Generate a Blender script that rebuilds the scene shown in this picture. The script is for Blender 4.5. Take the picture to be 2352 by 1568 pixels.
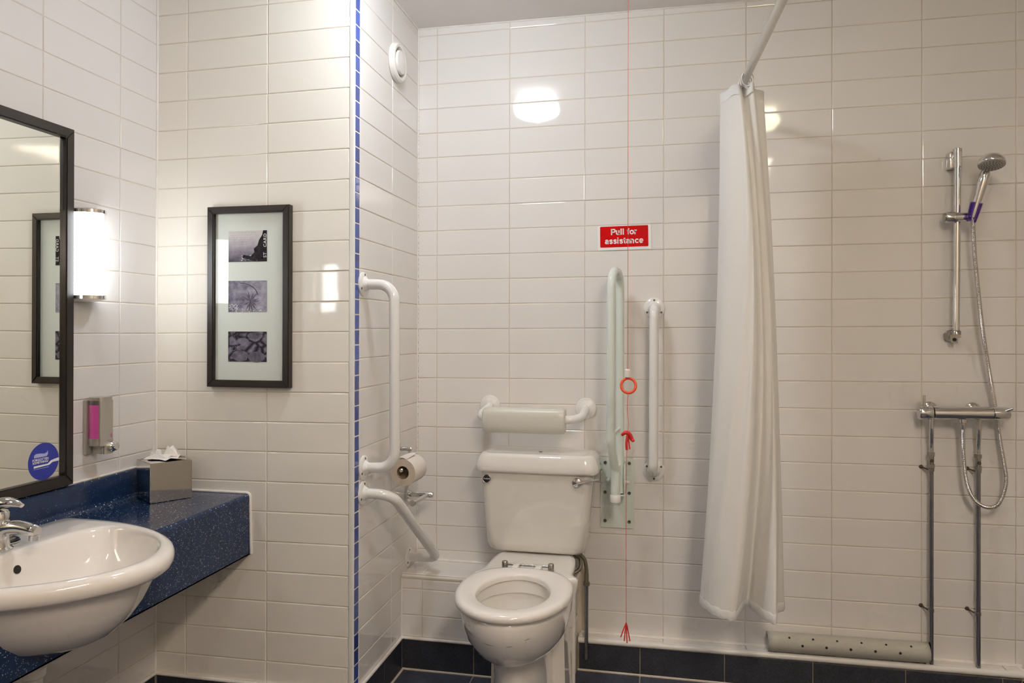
import bpy, bmesh, math, random
from mathutils import Vector, Matrix
random.seed(7)
PI = math.pi
sc = bpy.context.scene
COL = sc.collection
for o in list(bpy.data.objects):
    bpy.data.objects.remove(o)

# ------------------------------------------------------------------ camera, world, exposure
cam_d = bpy.data.cameras.new('camera')
cam = bpy.data.objects.new('camera', cam_d)
COL.objects.link(cam)
FPX = 1676.4
cam_d.sensor_width = 36.0
cam_d.lens = FPX * 36.0 / 2352.0
cam_d.shift_y = -27.0 / 2352.0
cam_d.clip_start = 0.02
yaw, pit, rol = 0.2020, 0.0022, 0.0022
fw = Vector((-math.sin(yaw) * math.cos(pit), math.cos(yaw) * math.cos(pit), math.sin(pit)))
rt = Vector((math.cos(yaw), math.sin(yaw), 0))
up = rt.cross(fw)
r2 = rt * math.cos(rol) + up * math.sin(rol)
u2 = up * math.cos(rol) - rt * math.sin(rol)
cam.matrix_world = Matrix(((r2.x, u2.x, -fw.x, 0.9014), (r2.y, u2.y, -fw.y, -2.8644), (r2.z, u2.z, -fw.z, 1.3015), (0, 0, 0, 1)))
sc.camera = cam

world = bpy.data.worlds.new('world')
sc.world = world
world.use_nodes = True
world.node_tree.nodes['Background'].inputs[0].default_value = (0.5, 0.5, 0.5, 1)
world.node_tree.nodes['Background'].inputs[1].default_value = 0.02

sc.view_settings.view_transform = 'Standard'
sc.view_settings.look = 'None'
sc.view_settings.gamma = 1.0
sc.view_settings.use_curve_mapping = False
sc.view_settings.exposure = 0.0
sc.cycles.max_bounces = 6
sc.cycles.diffuse_bounces = 5
sc.cycles.glossy_bounces = 4
sc.cycles.transmission_bounces = 4
sc.cycles.transparent_max_bounces = 6
sc.cycles.caustics_reflective = False
sc.cycles.caustics_refractive = False
sc.cycles.use_adaptive_sampling = True
sc.cycles.adaptive_threshold = 0.09
sc.cycles.adaptive_min_samples = 12
sc.cycles.use_light_tree = False
sc.cycles.sample_clamp_indirect = 6.0
LAMP_CEIL_1 = 62.0      # emission of the diffusers
LAMP_CEIL_2 = 23.5
LAMP_WALL = 14.5
LAMP_FILL = 40.0  # added fill panel, out of view

# ------------------------------------------------------------------ room dimensions (metres)
S = 0.303 / 0.3113
W, H = 0.303, 0.103 * S           # tile pitch
ZR0 = 2.513                        # first bed joint below the ceiling
ZC = 2.545                         # ceiling
SB = 0.0067                        # the rows on the back wall run slightly out of level
XA = -0.0823                       # alcove side wall
YP = -0.6265                       # partition wall with the picture
XL = -0.8188                       # left wall
XE = -0.1026                       # where tiles of the partition end
XP = -0.7008
XR = 2.75
YR = -3.75
YBOX = -0.18                       # pipe boxing behind the toilet
ZBOX = 0.365
XBOX = 0.585
YSILL = -0.055
ZSILL = 0.123

# ------------------------------------------------------------------ materials
def mat(name, base, rough=0.5, metal=0.0, spec=0.5, coat=0.0, coat_rough=0.05, noise=0.0, nscale=8.0, bump=0.0, bscale=40.0, trans=0.0, emit=None, estr=0.0, ior=1.5, sheen=0.0):
    m = bpy.data.materials.new(name)
    m.use_nodes = True
    nt = m.node_tree
    b = nt.nodes['Principled BSDF']
    b.inputs['Base Color'].default_value = (*base, 1)
    b.inputs['Roughness'].default_value = rough
    b.inputs['Metallic'].default_value = metal
    b.inputs['Specular IOR Level'].default_value = spec
    b.inputs['Coat Weight'].default_value = coat
    b.inputs['Coat Roughness'].default_value = coat_rough
    b.inputs['Transmission Weight'].default_value = trans
    b.inputs['IOR'].default_value = ior
    b.inputs['Sheen Weight'].default_value = sheen
    if emit:
        b.inputs['Emission Color'].default_value = (*emit, 1)
        b.inputs['Emission Strength'].default_value = estr
    tc = nt.nodes.new('ShaderNodeTexCoord')
    if noise > 0:
        n = nt.nodes.new('ShaderNodeTexNoise')
        n.inputs['Scale'].default_value = nscale
        n.inputs['Detail'].default_value = 4
        nt.links.new(tc.outputs['Object'], n.inputs['Vector'])
        r = nt.nodes.new('ShaderNodeMapRange')
        r.inputs[1].default_value = 0.3
        r.inputs[2].default_value = 0.7
        r.inputs[3].default_value = 1 - noise
        r.inputs[4].default_value = 1 + noise
        nt.links.new(n.outputs['Fac'], r.inputs[0])
        mx = nt.nodes.new('ShaderNodeVectorMath')
        mx.operation = 'SCALE'
        mx.inputs[0].default_value = base
        nt.links.new(r.outputs[0], mx.inputs['Scale'])
        nt.links.new(mx.outputs[0], b.inputs['Base Color'])
    if bump > 0:
        n2 = nt.nodes.new('ShaderNodeTexNoise')
        n2.inputs['Scale'].default_value = bscale
        n2.inputs['Detail'].default_value = 3
        nt.links.new(tc.outputs['Object'], n2.inputs['Vector'])
        bp = nt.nodes.new('ShaderNodeBump')
        bp.inputs['Strength'].default_value = 1.0
        bp.inputs['Distance'].default_value = bump
        nt.links.new(n2.outputs['Fac'], bp.inputs['Height'])
        nt.links.new(bp.outputs[0], b.inputs['Normal'])
    return m

def tile_mat(name, base, rough, vary, bump=0.0004, bscale=9.0):
    """glazed tile: a little colour change from tile to tile, a slightly wavy glaze"""
    m = bpy.data.materials.new(name)
    m.use_nodes = True
    nt = m.node_tree
    b = nt.nodes['Principled BSDF']
    b.inputs['Roughness'].default_value = rough
    oi = nt.nodes.new('ShaderNodeObjectInfo')
    r = nt.nodes.new('ShaderNodeMapRange')
    r.inputs[3].default_value = 1 - vary
    r.inputs[4].default_value = 1 + vary
    nt.links.new(oi.outputs['Random'], r.inputs[0])
    mx = nt.nodes.new('ShaderNodeVectorMath')
    mx.operation = 'SCALE'
    mx.inputs[0].default_value = base
    nt.links.new(r.outputs[0], mx.inputs['Scale'])
    nt.links.new(mx.outputs[0], b.inputs['Base Color'])
    geo = nt.nodes.new('ShaderNodeNewGeometry')
    n2 = nt.nodes.new('ShaderNodeTexNoise')
    n2.inputs['Scale'].default_value = bscale
    n2.inputs['Detail'].default_value = 2
    nt.links.new(geo.outputs['Position'], n2.inputs['Vector'])
    bp = nt.nodes.new('ShaderNodeBump')
    bp.inputs['Strength'].default_value = 1.0
    bp.inputs['Distance'].default_value = bump
    nt.links.new(n2.outputs['Fac'], bp.inputs['Height'])
    nt.links.new(bp.outputs[0], b.inputs['Normal'])
    return m

def slate_mat(name, base):
    m = bpy.data.materials.new(name)
    m.use_nodes = True
    nt = m.node_tree
    b = nt.nodes['Principled BSDF']
    b.inputs['Roughness'].default_value = 0.42
    geo = nt.nodes.new('ShaderNodeNewGeometry')
    n = nt.nodes.new('ShaderNodeTexNoise')
    n.inputs['Scale'].default_value = 14
    n.inputs['Detail'].default_value = 8
    n.inputs['Roughness'].default_value = 0.7
    nt.links.new(geo.outputs['Position'], n.inputs['Vector'])
    n3 = nt.nodes.new('ShaderNodeTexNoise')
    n3.inputs['Scale'].default_value = 160
    n3.inputs['Detail'].default_value = 3
    nt.links.new(geo.outputs['Position'], n3.inputs['Vector'])
    ad = nt.nodes.new('ShaderNodeMath')
    ad.operation = 'ADD'
    nt.links.new(n.outputs['Fac'], ad.inputs[0])
    nt.links.new(n3.outputs['Fac'], ad.inputs[1])
    cr = nt.nodes.new('ShaderNodeValToRGB')
    cr.color_ramp.elements[0].position = 0.36
    cr.color_ramp.elements[0].color = (base[0] * 0.55, base[1] * 0.55, base[2] * 0.55, 1)
    cr.color_ramp.elements[1].position = 0.66
    cr.color_ramp.elements[1].color = (base[0] * 1.5, base[1] * 1.5, base[2] * 1.5, 1)
    hf = nt.nodes.new('ShaderNodeMath')
    hf.operation = 'MULTIPLY'
    hf.inputs[1].default_value = 0.5
    nt.links.new(ad.outputs[0], hf.inputs[0])
    nt.links.new(hf.outputs[0], cr.inputs[0])
    nt.links.new(cr.outputs[0], b.inputs['Base Color'])
    bp = nt.nodes.new('ShaderNodeBump')
    bp.inputs['Distance'].default_value = 0.0012
    bp.inputs['Strength'].default_value = 0.7
    nt.links.new(n.outputs['Fac'], bp.inputs['Height'])
    nt.links.new(bp.outputs[0], b.inputs['Normal'])
    return m

def speckle_mat(name):
    """dark blue solid-surface with white and pale blue flecks"""
    m = bpy.data.materials.new(name)
    m.use_nodes = True
    nt = m.node_tree
    b = nt.nodes['Principled BSDF']
    b.inputs['Roughness'].default_value = 0.2
    geo = nt.nodes.new('ShaderNodeNewGeometry')
    wob = nt.nodes.new('ShaderNodeTexNoise')
    wob.inputs['Scale'].default_value = 420
    nt.links.new(geo.outputs['Position'], wob.inputs['Vector'])
    wsc = nt.nodes.new('ShaderNodeVectorMath')
    wsc.operation = 'MULTIPLY_ADD'
    wsc.inputs[1].default_value = (0.0045, 0.0045, 0.0045)
    nt.links.new(wob.outputs['Color'], wsc.inputs[0])
    nt.links.new(geo.outputs['Position'], wsc.inputs[2])
    nz = nt.nodes.new('ShaderNodeTexNoise')
    nz.inputs['Scale'].default_value = 30
    nt.links.new(geo.outputs['Position'], nz.inputs['Vector'])
    base = nt.nodes.new('ShaderNodeValToRGB')
    base.color_ramp.elements[0].color = (0.007, 0.020, 0.062, 1)
    base.color_ramp.elements[1].color = (0.012, 0.036, 0.105, 1)
    nt.links.new(nz.outputs['Fac'], base.inputs[0])
    prev = base.outputs[0]
    for scale, thr, pick, colr in ((170, 0.25, 0.74, (0.10, 0.19, 0.27, 1)), (118, 0.20, 0.80, (0.80, 0.84, 0.86, 1)), (260, 0.27, 0.86, (0.50, 0.58, 0.64, 1))):
        v = nt.nodes.new('ShaderNodeTexVoronoi')
        v.inputs['Scale'].default_value = scale
        nt.links.new(wsc.outputs[0], v.inputs['Vector'])
        lt = nt.nodes.new('ShaderNodeMath')
        lt.operation = 'LESS_THAN'
        lt.inputs[1].default_value = thr
        nt.links.new(v.outputs['Distance'], lt.inputs[0])
        sp = nt.nodes.new('ShaderNodeSeparateColor')
        nt.links.new(v.outputs['Color'], sp.inputs[0])
        gt = nt.nodes.new('ShaderNodeMath')
        gt.operation = 'GREATER_THAN'
        gt.inputs[1].default_value = pick
        nt.links.new(sp.outputs[0], gt.inputs[0])
        mu = nt.nodes.new('ShaderNodeMath')
        mu.operation = 'MULTIPLY'
        nt.links.new(lt.outputs[0], mu.inputs[0])
        nt.links.new(gt.outputs[0], mu.inputs[1])
        mx = nt.nodes.new('ShaderNodeMix')
        mx.data_type = 'RGBA'
        nt.links.new(mu.outputs[0], mx.inputs['Factor'])
        nt.links.new(prev, mx.inputs['A'])
        mx.inputs['B'].default_value = colr
        prev = mx.outputs['Result']
    nt.links.new(prev, b.inputs['Base Color'])
    return m

def glass_mat(name, tint=(1, 1, 1), rough=0.0, ior=1.45):
    """a thin pane: clear with a Fresnel reflection"""
    m = bpy.data.materials.new(name)
    m.use_nodes = True
    nt = m.node_tree
    nt.nodes.clear()
    out = nt.nodes.new('ShaderNodeOutputMaterial')
    tr = nt.nodes.new('ShaderNodeBsdfTransparent')
    tr.inputs[0].default_value = (*tint, 1)
    gl = nt.nodes.new('ShaderNodeBsdfGlossy')
    gl.inputs['Roughness'].default_value = rough
    fr = nt.nodes.new('ShaderNodeFresnel')
    fr.inputs[0].default_value = ior
    mx = nt.nodes.new('ShaderNodeMixShader')
    geo = nt.nodes.new('ShaderNodeNewGeometry')
    inv = nt.nodes.new('ShaderNodeMath')
    inv.operation = 'SUBTRACT'
    inv.inputs[0].default_value = 1.0
    nt.links.new(geo.outputs['Backfacing'], inv.inputs[1])
    mu = nt.nodes.new('ShaderNodeMath')
    mu.operation = 'MULTIPLY'
    nt.links.new(fr.outputs[0], mu.inputs[0])
    nt.links.new(inv.outputs[0], mu.inputs[1])
    nt.links.new(mu.outputs[0], mx.inputs[0])
    nt.links.new(tr.outputs[0], mx.inputs[1])
    nt.links.new(gl.outputs[0], mx.inputs[2])
    nt.links.new(mx.outputs[0], out.inputs[0])
    return m

def cloth_mat(name, base):
    m = bpy.data.materials.new(name)
    m.use_nodes = True
    nt = m.node_tree
    b = nt.nodes['Principled BSDF']
    out = nt.nodes['Material Output']
    b.inputs['Base Color'].default_value = (*base, 1)
    b.inputs['Roughness'].default_value = 0.8
    tl = nt.nodes.new('ShaderNodeBsdfTranslucent')
    tl.inputs[0].default_value = (*base, 1)
    mx = nt.nodes.new('ShaderNodeMixShader')
    mx.inputs[0].default_value = 0.3
    nt.links.new(b.outputs[0], mx.inputs[1])
    nt.links.new(tl.outputs[0], mx.inputs[2])
    nt.links.new(mx.outputs[0], out.inputs[0])
    geo = nt.nodes.new('ShaderNodeNewGeometry')
    n = nt.nodes.new('ShaderNodeTexNoise')
    n.inputs['Scale'].default_value = 18
    n.inputs['Detail'].default_value = 5
    n.inputs['Distortion'].default_value = 0.6
    nt.links.new(geo.outputs['Position'], n.inputs['Vector'])
    bp = nt.nodes.new('ShaderNodeBump')
    bp.inputs['Distance'].default_value = 0.006
    bp.inputs['Strength'].default_value = 0.5
    nt.links.new(n.outputs['Fac'], bp.inputs['Height'])
    nt.links.new(bp.outputs[0], b.inputs['Normal'])
    return m

M = {}
M['tile_back'] = tile_mat('white_glaze', (0.78, 0.757, 0.735), 0.055, 0.010)
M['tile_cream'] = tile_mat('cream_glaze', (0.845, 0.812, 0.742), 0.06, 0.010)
M['tile_left'] = tile_mat('pale_glaze', (0.725, 0.70, 0.69), 0.06, 0.010)
M['tile_blue'] = tile_mat('blue_mosaic_glass', (0.045, 0.085, 0.33), 0.05, 0.22)
M['slate'] = slate_mat('blue_slate', (0.036, 0.039, 0.051))
M['slate_floor'] = slate_mat('blue_slate_floor', (0.062, 0.070, 0.100))
M['grout_back'] = mat('grout_stained', (0.63, 0.56, 0.46), 0.85, noise=0.2, nscale=2.5)
M['grout'] = mat('grout', (0.66, 0.595, 0.50), 0.85, noise=0.10, nscale=14)
M['grout_white'] = mat('grout_white', (0.80, 0.76, 0.71), 0.8, noise=0.04)
M['grout_brown'] = mat('grout_brown', (0.30, 0.26, 0.20), 0.9, noise=0.2, nscale=30)
M['sealant'] = mat('sealant', (0.80, 0.77, 0.73), 0.4, noise=0.06, nscale=25)
M['paint'] = mat('ceiling_paint', (0.86, 0.835, 0.82), 0.75, noise=0.01)
M['plastic'] = mat('white_plastic', (0.80, 0.785, 0.75), 0.28)
M['enamel'] = mat('white_enamel', (0.82, 0.815, 0.80), 0.12, coat=0.4)
M['mint'] = mat('mint_enamel', (0.70, 0.765, 0.715), 0.16, coat=0.3)
M['cushion'] = mat('cream_vinyl', (0.66, 0.645, 0.575), 0.32, noise=0.01)
M['ceramic'] = mat('ceramic', (0.80, 0.775, 0.735), 0.06, coat=0.5, coat_rough=0.03)
M['basin'] = mat('basin_ceramic', (0.83, 0.79, 0.745), 0.06, coat=0.5, coat_rough=0.03)
M['cistern'] = mat('cistern_ceramic', (0.72, 0.695, 0.645), 0.07, coat=0.4, coat_rough=0.03)
M['seat'] = mat('seat_plastic', (0.82, 0.79, 0.75), 0.12, coat=0.3)
M['chrome'] = mat('chrome', (0.72, 0.71, 0.70), 0.07, metal=1.0)
M['chrome_dull'] = mat('dull_chrome', (0.40, 0.385, 0.355), 0.22, metal=1.0, noise=0.12, nscale=40)
M['pipe'] = mat('worn_chrome_pipe', (0.36, 0.36, 0.38), 0.16, metal=1.0, noise=0.1, nscale=30)
M['brass_dirty'] = mat('tarnished_braid', (0.23, 0.21, 0.16), 0.45, metal=0.8, bump=0.0015, bscale=400)
M['steel'] = mat('polished_steel', (0.66, 0.64, 0.61), 0.06, metal=1.0)
M['alu'] = mat('aluminium_rod', (0.62, 0.60, 0.57), 0.28, metal=1.0)
M['silver'] = mat('satin_silver_plastic', (0.50, 0.47, 0.42), 0.38, metal=0.55)
M['pink'] = mat('pink_soap', (0.72, 0.10, 0.42), 0.12, coat=0.5)
M['smoke'] = mat('clear_tank', (0.16, 0.13, 0.13), 0.06, coat=0.5)
M['frame'] = mat('black_frame', (0.026, 0.020, 0.017), 0.38)
M['mirror'] = mat('mirror_silver', (0.84, 0.85, 0.80), 0.0, metal=1.0)
M['mount'] = mat('mount_board', (0.74, 0.79, 0.735), 0.7)
M['glass'] = glass_mat('picture_glass')
M['sticker'] = mat('blue_sticker', (0.030, 0.045, 0.36), 0.35)
M['print_white'] = mat('white_print', (0.85, 0.85, 0.86), 0.5)
M['print_pale'] = mat('pale_print', (0.42, 0.45, 0.72), 0.5)
M['counter'] = speckle_mat('blue_speckled_surface')
M['dark'] = mat('dark_hole', (0.012, 0.011, 0.010), 0.6)
M['screw'] = mat('screw_head', (0.16, 0.15, 0.13), 0.4, metal=0.8)
M['rust'] = mat('rusty_bracket', (0.085, 0.058, 0.035), 0.7, noise=0.4, nscale=90)
M['red'] = mat('red_sign', (0.60, 0.0, 0.002), 0.35, spec=0.12)
M['red_cord'] = mat('red_cord', (0.70, 0.035, 0.03), 0.5)
M['orange'] = mat('orange_ring', (0.85, 0.09, 0.025), 0.3)
M['paper'] = mat('tissue_paper', (0.90, 0.87, 0.84), 0.9, bump=0.002, bscale=60)
M['roll'] = mat('toilet_paper', (0.76, 0.70, 0.65), 0.95, bump=0.001, bscale=120)
M['roll_end'] = mat('toilet_paper_edge', (0.56, 0.48, 0.40), 0.95, bump=0.002, bscale=70)
M['card'] = mat('cardboard', (0.30, 0.22, 0.14), 0.9)
M['curtain'] = cloth_mat('curtain_cloth', (0.93, 0.915, 0.885))
M['hem'] = cloth_mat('curtain_hem', (0.93, 0.92, 0.90))
M['purple'] = glass_mat('purple_clear_plastic', (0.55, 0.42, 0.80))
M['showerface'] = mat('shower_face', (0.42, 0.40, 0.37), 0.4)
M['black'] = mat('black_rubber', (0.02, 0.02, 0.02), 0.4)
M['badge'] = mat('badge_black', (0.02, 0.02, 0.025), 0.15, coat=0.5)
M['pvc'] = mat('waste_pvc', (0.78, 0.75, 0.71), 0.3)
M['opal_wall'] = mat('opal_lit_wall', (0.9, 0.88, 0.82), 0.3, emit=(0.93, 0.98, 1.0), estr=LAMP_WALL)
M['opal_1'] = mat('opal_lit_ceiling', (0.9, 0.9, 0.9), 0.3, emit=(0.90, 0.945, 1.0), estr=LAMP_CEIL_1)
M['opal_2'] = mat('opal_lit_ceiling_warm', (0.9, 0.9, 0.9), 0.3, emit=(1.0, 0.90, 0.60), estr=LAMP_CEIL_2)
M['opal_fill'] = mat('fill_panel_lit', (0.9, 0.9, 0.9), 0.3, emit=(1.0, 0.85, 0.72), estr=LAMP_FILL)

def brick_wall_mat(name):
    """tiled wall out of view: the same tiles as a pattern"""
    m = bpy.data.materials.new(name)
    m.use_nodes = True
    nt = m.node_tree
    b = nt.nodes['Principled BSDF']
    b.inputs['Roughness'].default_value = 0.15
    tc = nt.nodes.new('ShaderNodeTexCoord')
    br = nt.nodes.new('ShaderNodeTexBrick')
    br.offset = 0.0
    br.inputs['Color1'].default_value = (0.77, 0.75, 0.72, 1)
    br.inputs['Color2'].default_value = (0.79, 0.77, 0.74, 1)
    br.inputs['Mortar'].default_value = (0.6, 0.55, 0.47, 1)
    br.inputs['Scale'].default_value = 1.0
    br.inputs['Mortar Size'].default_value = 0.0015
    br.inputs['Brick Width'].default_value = W
    br.inputs['Row Height'].default_value = H
    nt.links.new(tc.outputs['UV'], br.inputs['Vector'])
    nt.links.new(br.outputs[0], b.inputs['Base Color'])
    return m
M['brick'] = brick_wall_mat('tile_pattern')

def mat_roll_mat(name):
    m = mat(name, (0.52, 0.51, 0.45), 0.55)
    nt = m.node_tree
    b = nt.nodes['Principled BSDF']
    tc = nt.nodes.new('ShaderNodeTexCoord')
    mp = nt.nodes.new('ShaderNodeMapping')
    mp.inputs['Rotation'].default_value = (0, 0, PI / 4)
    nt.links.new(tc.outputs['UV'], mp.inputs[0])
    ck = nt.nodes.new('ShaderNodeTexVoronoi')
    ck.inputs['Scale'].default_value = 260
    ck.inputs['Randomness'].default_value = 0.0
    nt.links.new(mp.outputs[0], ck.inputs['Vector'])
    bp = nt.nodes.new('ShaderNodeBump')
    bp.inputs['Distance'].default_value = 0.0012
    nt.links.new(ck.outputs['Distance'], bp.inputs['Height'])
    nt.links.new(bp.outputs[0], b.inputs['Normal'])
    return m
M['mat_roll'] = mat_roll_mat('grey_ribbed_rubber')

# ------------------------------------------------------------------ helpers
OFF = {}
def off(o):
    return OFF.get(o, Vector((0, 0, 0)))

def thing(name, label, cat, loc=(0, 0, 0), group=None):
    o = bpy.data.objects.new(name, None)
    COL.objects.link(o)
    o.location = loc
    o.empty_display_size = 0.05
    o['label'] = label
    o['category'] = cat
    if group:
        o['group'] = group
    OFF[o] = Vector(loc)
    return o

def finish(me, smooth, angle):
    if smooth:
        for p in me.polygons:
            p.use_smooth = True
        me.set_sharp_from_angle(angle=math.radians(angle))

def obj(name, bm, m, parent=None, smooth=True, angle=40, loc=None, fix=True):
    """bmesh in world coordinates -> one mesh object; a child is stored relative to its thing"""
    if fix:
        bmesh.ops.recalc_face_normals(bm, faces=bm.faces)
    base = off(parent) if parent else Vector(loc or (0, 0, 0))
    bm.transform(Matrix.Translation(-base))
    me = bpy.data.meshes.new(name)
    bm.to_mesh(me)
    bm.free()
    for mm in (m if isinstance(m, (list, tuple)) else [m]):
        me.materials.append(M[mm] if isinstance(mm, str) else mm)
    finish(me, smooth, angle)
    o = bpy.data.objects.new(name, me)
    COL.objects.link(o)
    OFF[o] = base
    if parent:
        o.parent = parent
    else:
        o.location = base
    return o

def tag(o, label, cat, group=None):
    o['label'] = label
    o['category'] = cat
    if group:
        o['group'] = group
    return o

def struct(name, bm, m, label, smooth=False):
    o = obj(name, bm, m, None, smooth)
    o['kind'] = 'structure'
    o['label'] = label
    return o

def box(lo, hi, bm=None, bev=0.0, seg=2):
    b2 = bmesh.new()
    bmesh.ops.create_cube(b2, size=1)
    for v in b2.verts:
        v.co = Vector([lo[i] + (v.co[i] + 0.5) * (hi[i] - lo[i]) for i in range(3)])
    if bev > 0:
        bmesh.ops.bevel(b2, geom=list(b2.edges), offset=bev, segments=seg, affect='EDGES', profile=0.5)
    if bm is None:
        return b2
    return merge(bm, b2)

def merge(bm, b2):
    me = bpy.data.meshes.new('tmp')
    b2.to_mesh(me)
    b2.free()
    bm.from_mesh(me)
    bpy.data.meshes.remove(me)
    return bm

def fillet(pts, r, n=8):
    """round the corners of a polyline"""
    P = [Vector(p) for p in pts]
    out = [P[0]]
    for i in range(1, len(P) - 1):
        a, b, c = P[i - 1], P[i], P[i + 1]
        rr = r[i - 1] if isinstance(r, (list, tuple)) else r
        d1 = (a - b)
        d2 = (c - b)
        ang = d1.angle(d2)
        if ang > PI - 0.02 or rr <= 0:
            out.append(b)
            continue
        t = min(rr / math.tan(ang / 2), d1.length * 0.49, d2.length * 0.49)
        rr2 = t * math.tan(ang / 2)
        p1 = b + d1.normalized() * t
        cen = b + (d1.normalized() + d2.normalized()).normalized() * (rr2 / math.sin(ang / 2))
        v1 = p1 - cen
        v2 = (b + d2.normalized() * t) - cen
        tot = v1.angle(v2)
        ax = v1.cross(v2).normalized()
        for k in range(n + 1):
            out.append(cen + Matrix.Rotation(tot * k / n, 3, ax) @ v1)
    out.append(P[-1])
    return out

def catmull(pts, n=8, closed=False):
    P = [Vector(p) for p in pts]
    m = len(P)
    out = []
    rng = range(m) if closed else range(m - 1)
    for i in rng:
        p0 = P[(i - 1) % m] if (closed or i > 0) else P[0] * 2 - P[1]
        p1 = P[i]
        p2 = P[(i + 1) % m]
        p3 = P[(i + 2) % m] if (closed or i + 2 < m) else P[-1] * 2 - P[-2]
        for k in range(n):
            t = k / n
            out.append(0.5 * ((2 * p1) + (p2 - p0) * t + (2 * p0 - 5 * p1 + 4 * p2 - p3) * t * t + (3 * p1 - p0 - 3 * p2 + p3) * t ** 3))
    if not closed:
        out.append(P[-1])
    return out

def tube(path, r, seg=16, bm=None, closed=False, caps=True):
    """r: number or list along the path"""
    bm = bm or bmesh.new()
    P = [Vector(p) for p in path]
    n = len(P)
    R = r if isinstance(r, (list, tuple)) else [r] * n
    T = []
    for i in range(n):
        a = P[(i - 1) % n] if (closed or i > 0) else P[i]
        c = P[(i + 1) % n] if (closed or i < n - 1) else P[i]
        T.append((c - a).normalized())
    ref = Vector((0, 0, 1)) if abs(T[0].z) < 0.9 else Vector((1, 0, 0))
    N = (ref - T[0] * ref.dot(T[0])).normalized()
    rings = []
    for i in range(n):
        N = (N - T[i] * N.dot(T[i])).normalized()
        B = T[i].cross(N)
        rings.append([bm.verts.new(P[i] + (N * math.cos(2 * PI * k / seg) + B * math.sin(2 * PI * k / seg)) * R[i]) for k in range(seg)])
    m = n if closed else n - 1
    for i in range(m):
        a, b = rings[i], rings[(i + 1) % n]
        for k in range(seg):
            bm.faces.new((a[k], a[(k + 1) % seg], b[(k + 1) % seg], b[k]))
    if caps and not closed:
        bm.faces.new(rings[0])
        bm.faces.new(list(reversed(rings[-1])))
    return bm

def loft(rings, bm=None, cap0=True, cap1=True, closed_rings=True):
    bm = bm or bmesh.new()
    V = [[bm.verts.new(p) for p in r] for r in rings]
    n = len(V[0])
    for a, b in zip(V, V[1:]):
        for k in range(n if closed_rings else n - 1):
            bm.faces.new((a[k], a[(k + 1) % n], b[(k + 1) % n], b[k]))
    if cap0:
        bm.faces.new(list(reversed(V[0])))
    if cap1:
        bm.faces.new(V[-1])
    return bm

def lathe(prof, origin, axis, seg=32, bm=None, arc=1.0, cap=True):
    """prof: list of (radius, height) turned about axis through origin"""
    bm = bm or bmesh.new()
    ax = Vector(axis).normalized()
    ref = Vector((0, 0, 1)) if abs(ax.z) < 0.9 else Vector((1, 0, 0))
    N = (ref - ax * ref.dot(ax)).normalized()
    B = ax.cross(N)
    O = Vector(origin)
    rings = []
    for r, h in prof:
        if r < 1e-6:
            rings.append([bm.verts.new(O + ax * h)])
        else:
            rings.append([bm.verts.new(O + ax * h + (N * math.cos(2 * PI * k / seg) + B * math.sin(2 * PI * k / seg)) * r) for k in range(seg)])
    for a, b in zip(rings, rings[1:]):
        for k in range(seg):
            k2 = (k + 1) % seg
            if len(a) == 1 and len(b) == 1:
                continue
            if len(a) == 1:
                bm.faces.new((a[0], b[k2], b[k]))
            elif len(b) == 1:
                bm.faces.new((a[k], a[k2], b[0]))
            else:
                bm.faces.new((a[k], a[k2], b[k2], b[k]))
    if cap:
        if len(rings[0]) > 1:
            bm.faces.new(rings[0])
        if len(rings[-1]) > 1:
            bm.faces.new(list(reversed(rings[-1])))
    return bm

def prism(poly, z0, z1, frame, bm=None):
    """extrude a 2-D polygon; frame(u, v, w) -> world point"""
    bm = bm or bmesh.new()
    a = [bm.verts.new(frame(u, v, z0)) for u, v in poly]
    b = [bm.verts.new(frame(u, v, z1)) for u, v in poly]
    n = len(a)
    bm.faces.new(a)
    bm.faces.new(list(reversed(b)))
    for k in range(n):
        bm.faces.new((a[k], a[(k + 1) % n], b[(k + 1) % n], b[k]))
    return bm

def on_back(y0):
    return lambda u, v, w: Vector((u, y0 - w, v))
def on_left(x0):
    return lambda u, v, w: Vector((x0 + w, u, v))

def rrect(cx, cz, w, h, r, n=6):
    out = []
    for sx, sz, a0 in ((1, 1, 0), (-1, 1, 90), (-1, -1, 180), (1, -1, 270)):
        for k in range(n + 1):
            a = math.radians(a0 + 90 * k / n)
            out.append((cx + sx * (w / 2 - r) + r * math.cos(a), cz + sz * (h / 2 - r) + r * math.sin(a)))
    return out

def text_mesh(body, size, mtx, thick=0.0004, bold=0.0, spacing=1.0, align='CENTER'):
    cu = bpy.data.curves.new('txt', 'FONT')
    cu.body = body
    cu.size = size
    cu.align_x = align
    cu.align_y = 'CENTER'
    cu.extrude = thick / 2
    cu.offset = bold
    cu.space_character = spacing
    cu.resolution_u = 4
    ob = bpy.data.objects.new('txt', cu)
    COL.objects.link(ob)
    dg = bpy.context.evaluated_depsgraph_get()
    me = bpy.data.meshes.new_from_object(ob.evaluated_get(dg))
    bpy.data.objects.remove(ob)
    bpy.data.curves.remove(cu)
    bm = bmesh.new()
    bm.from_mesh(me)
    bpy.data.meshes.remove(me)
    bm.transform(mtx)
    return bm

def basis(x, y, z, loc):
    x, y, z = Vector(x), Vector(y), Vector(z)
    return Matrix(((x.x, y.x, z.x, loc[0]), (x.y, y.y, z.y, loc[1]), (x.z, y.z, z.z, loc[2]), (0, 0, 0, 1)))
def facing_back(loc, rot=0.0):      # on a wall that faces -Y
    return basis((math.cos(rot), 0, math.sin(rot)), (-math.sin(rot), 0, math.cos(rot)), (0, -1, 0), loc)
def facing_left(loc):               # on a wall that faces +X
    return basis((0, 1, 0), (0, 0, 1), (1, 0, 0), loc)

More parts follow.
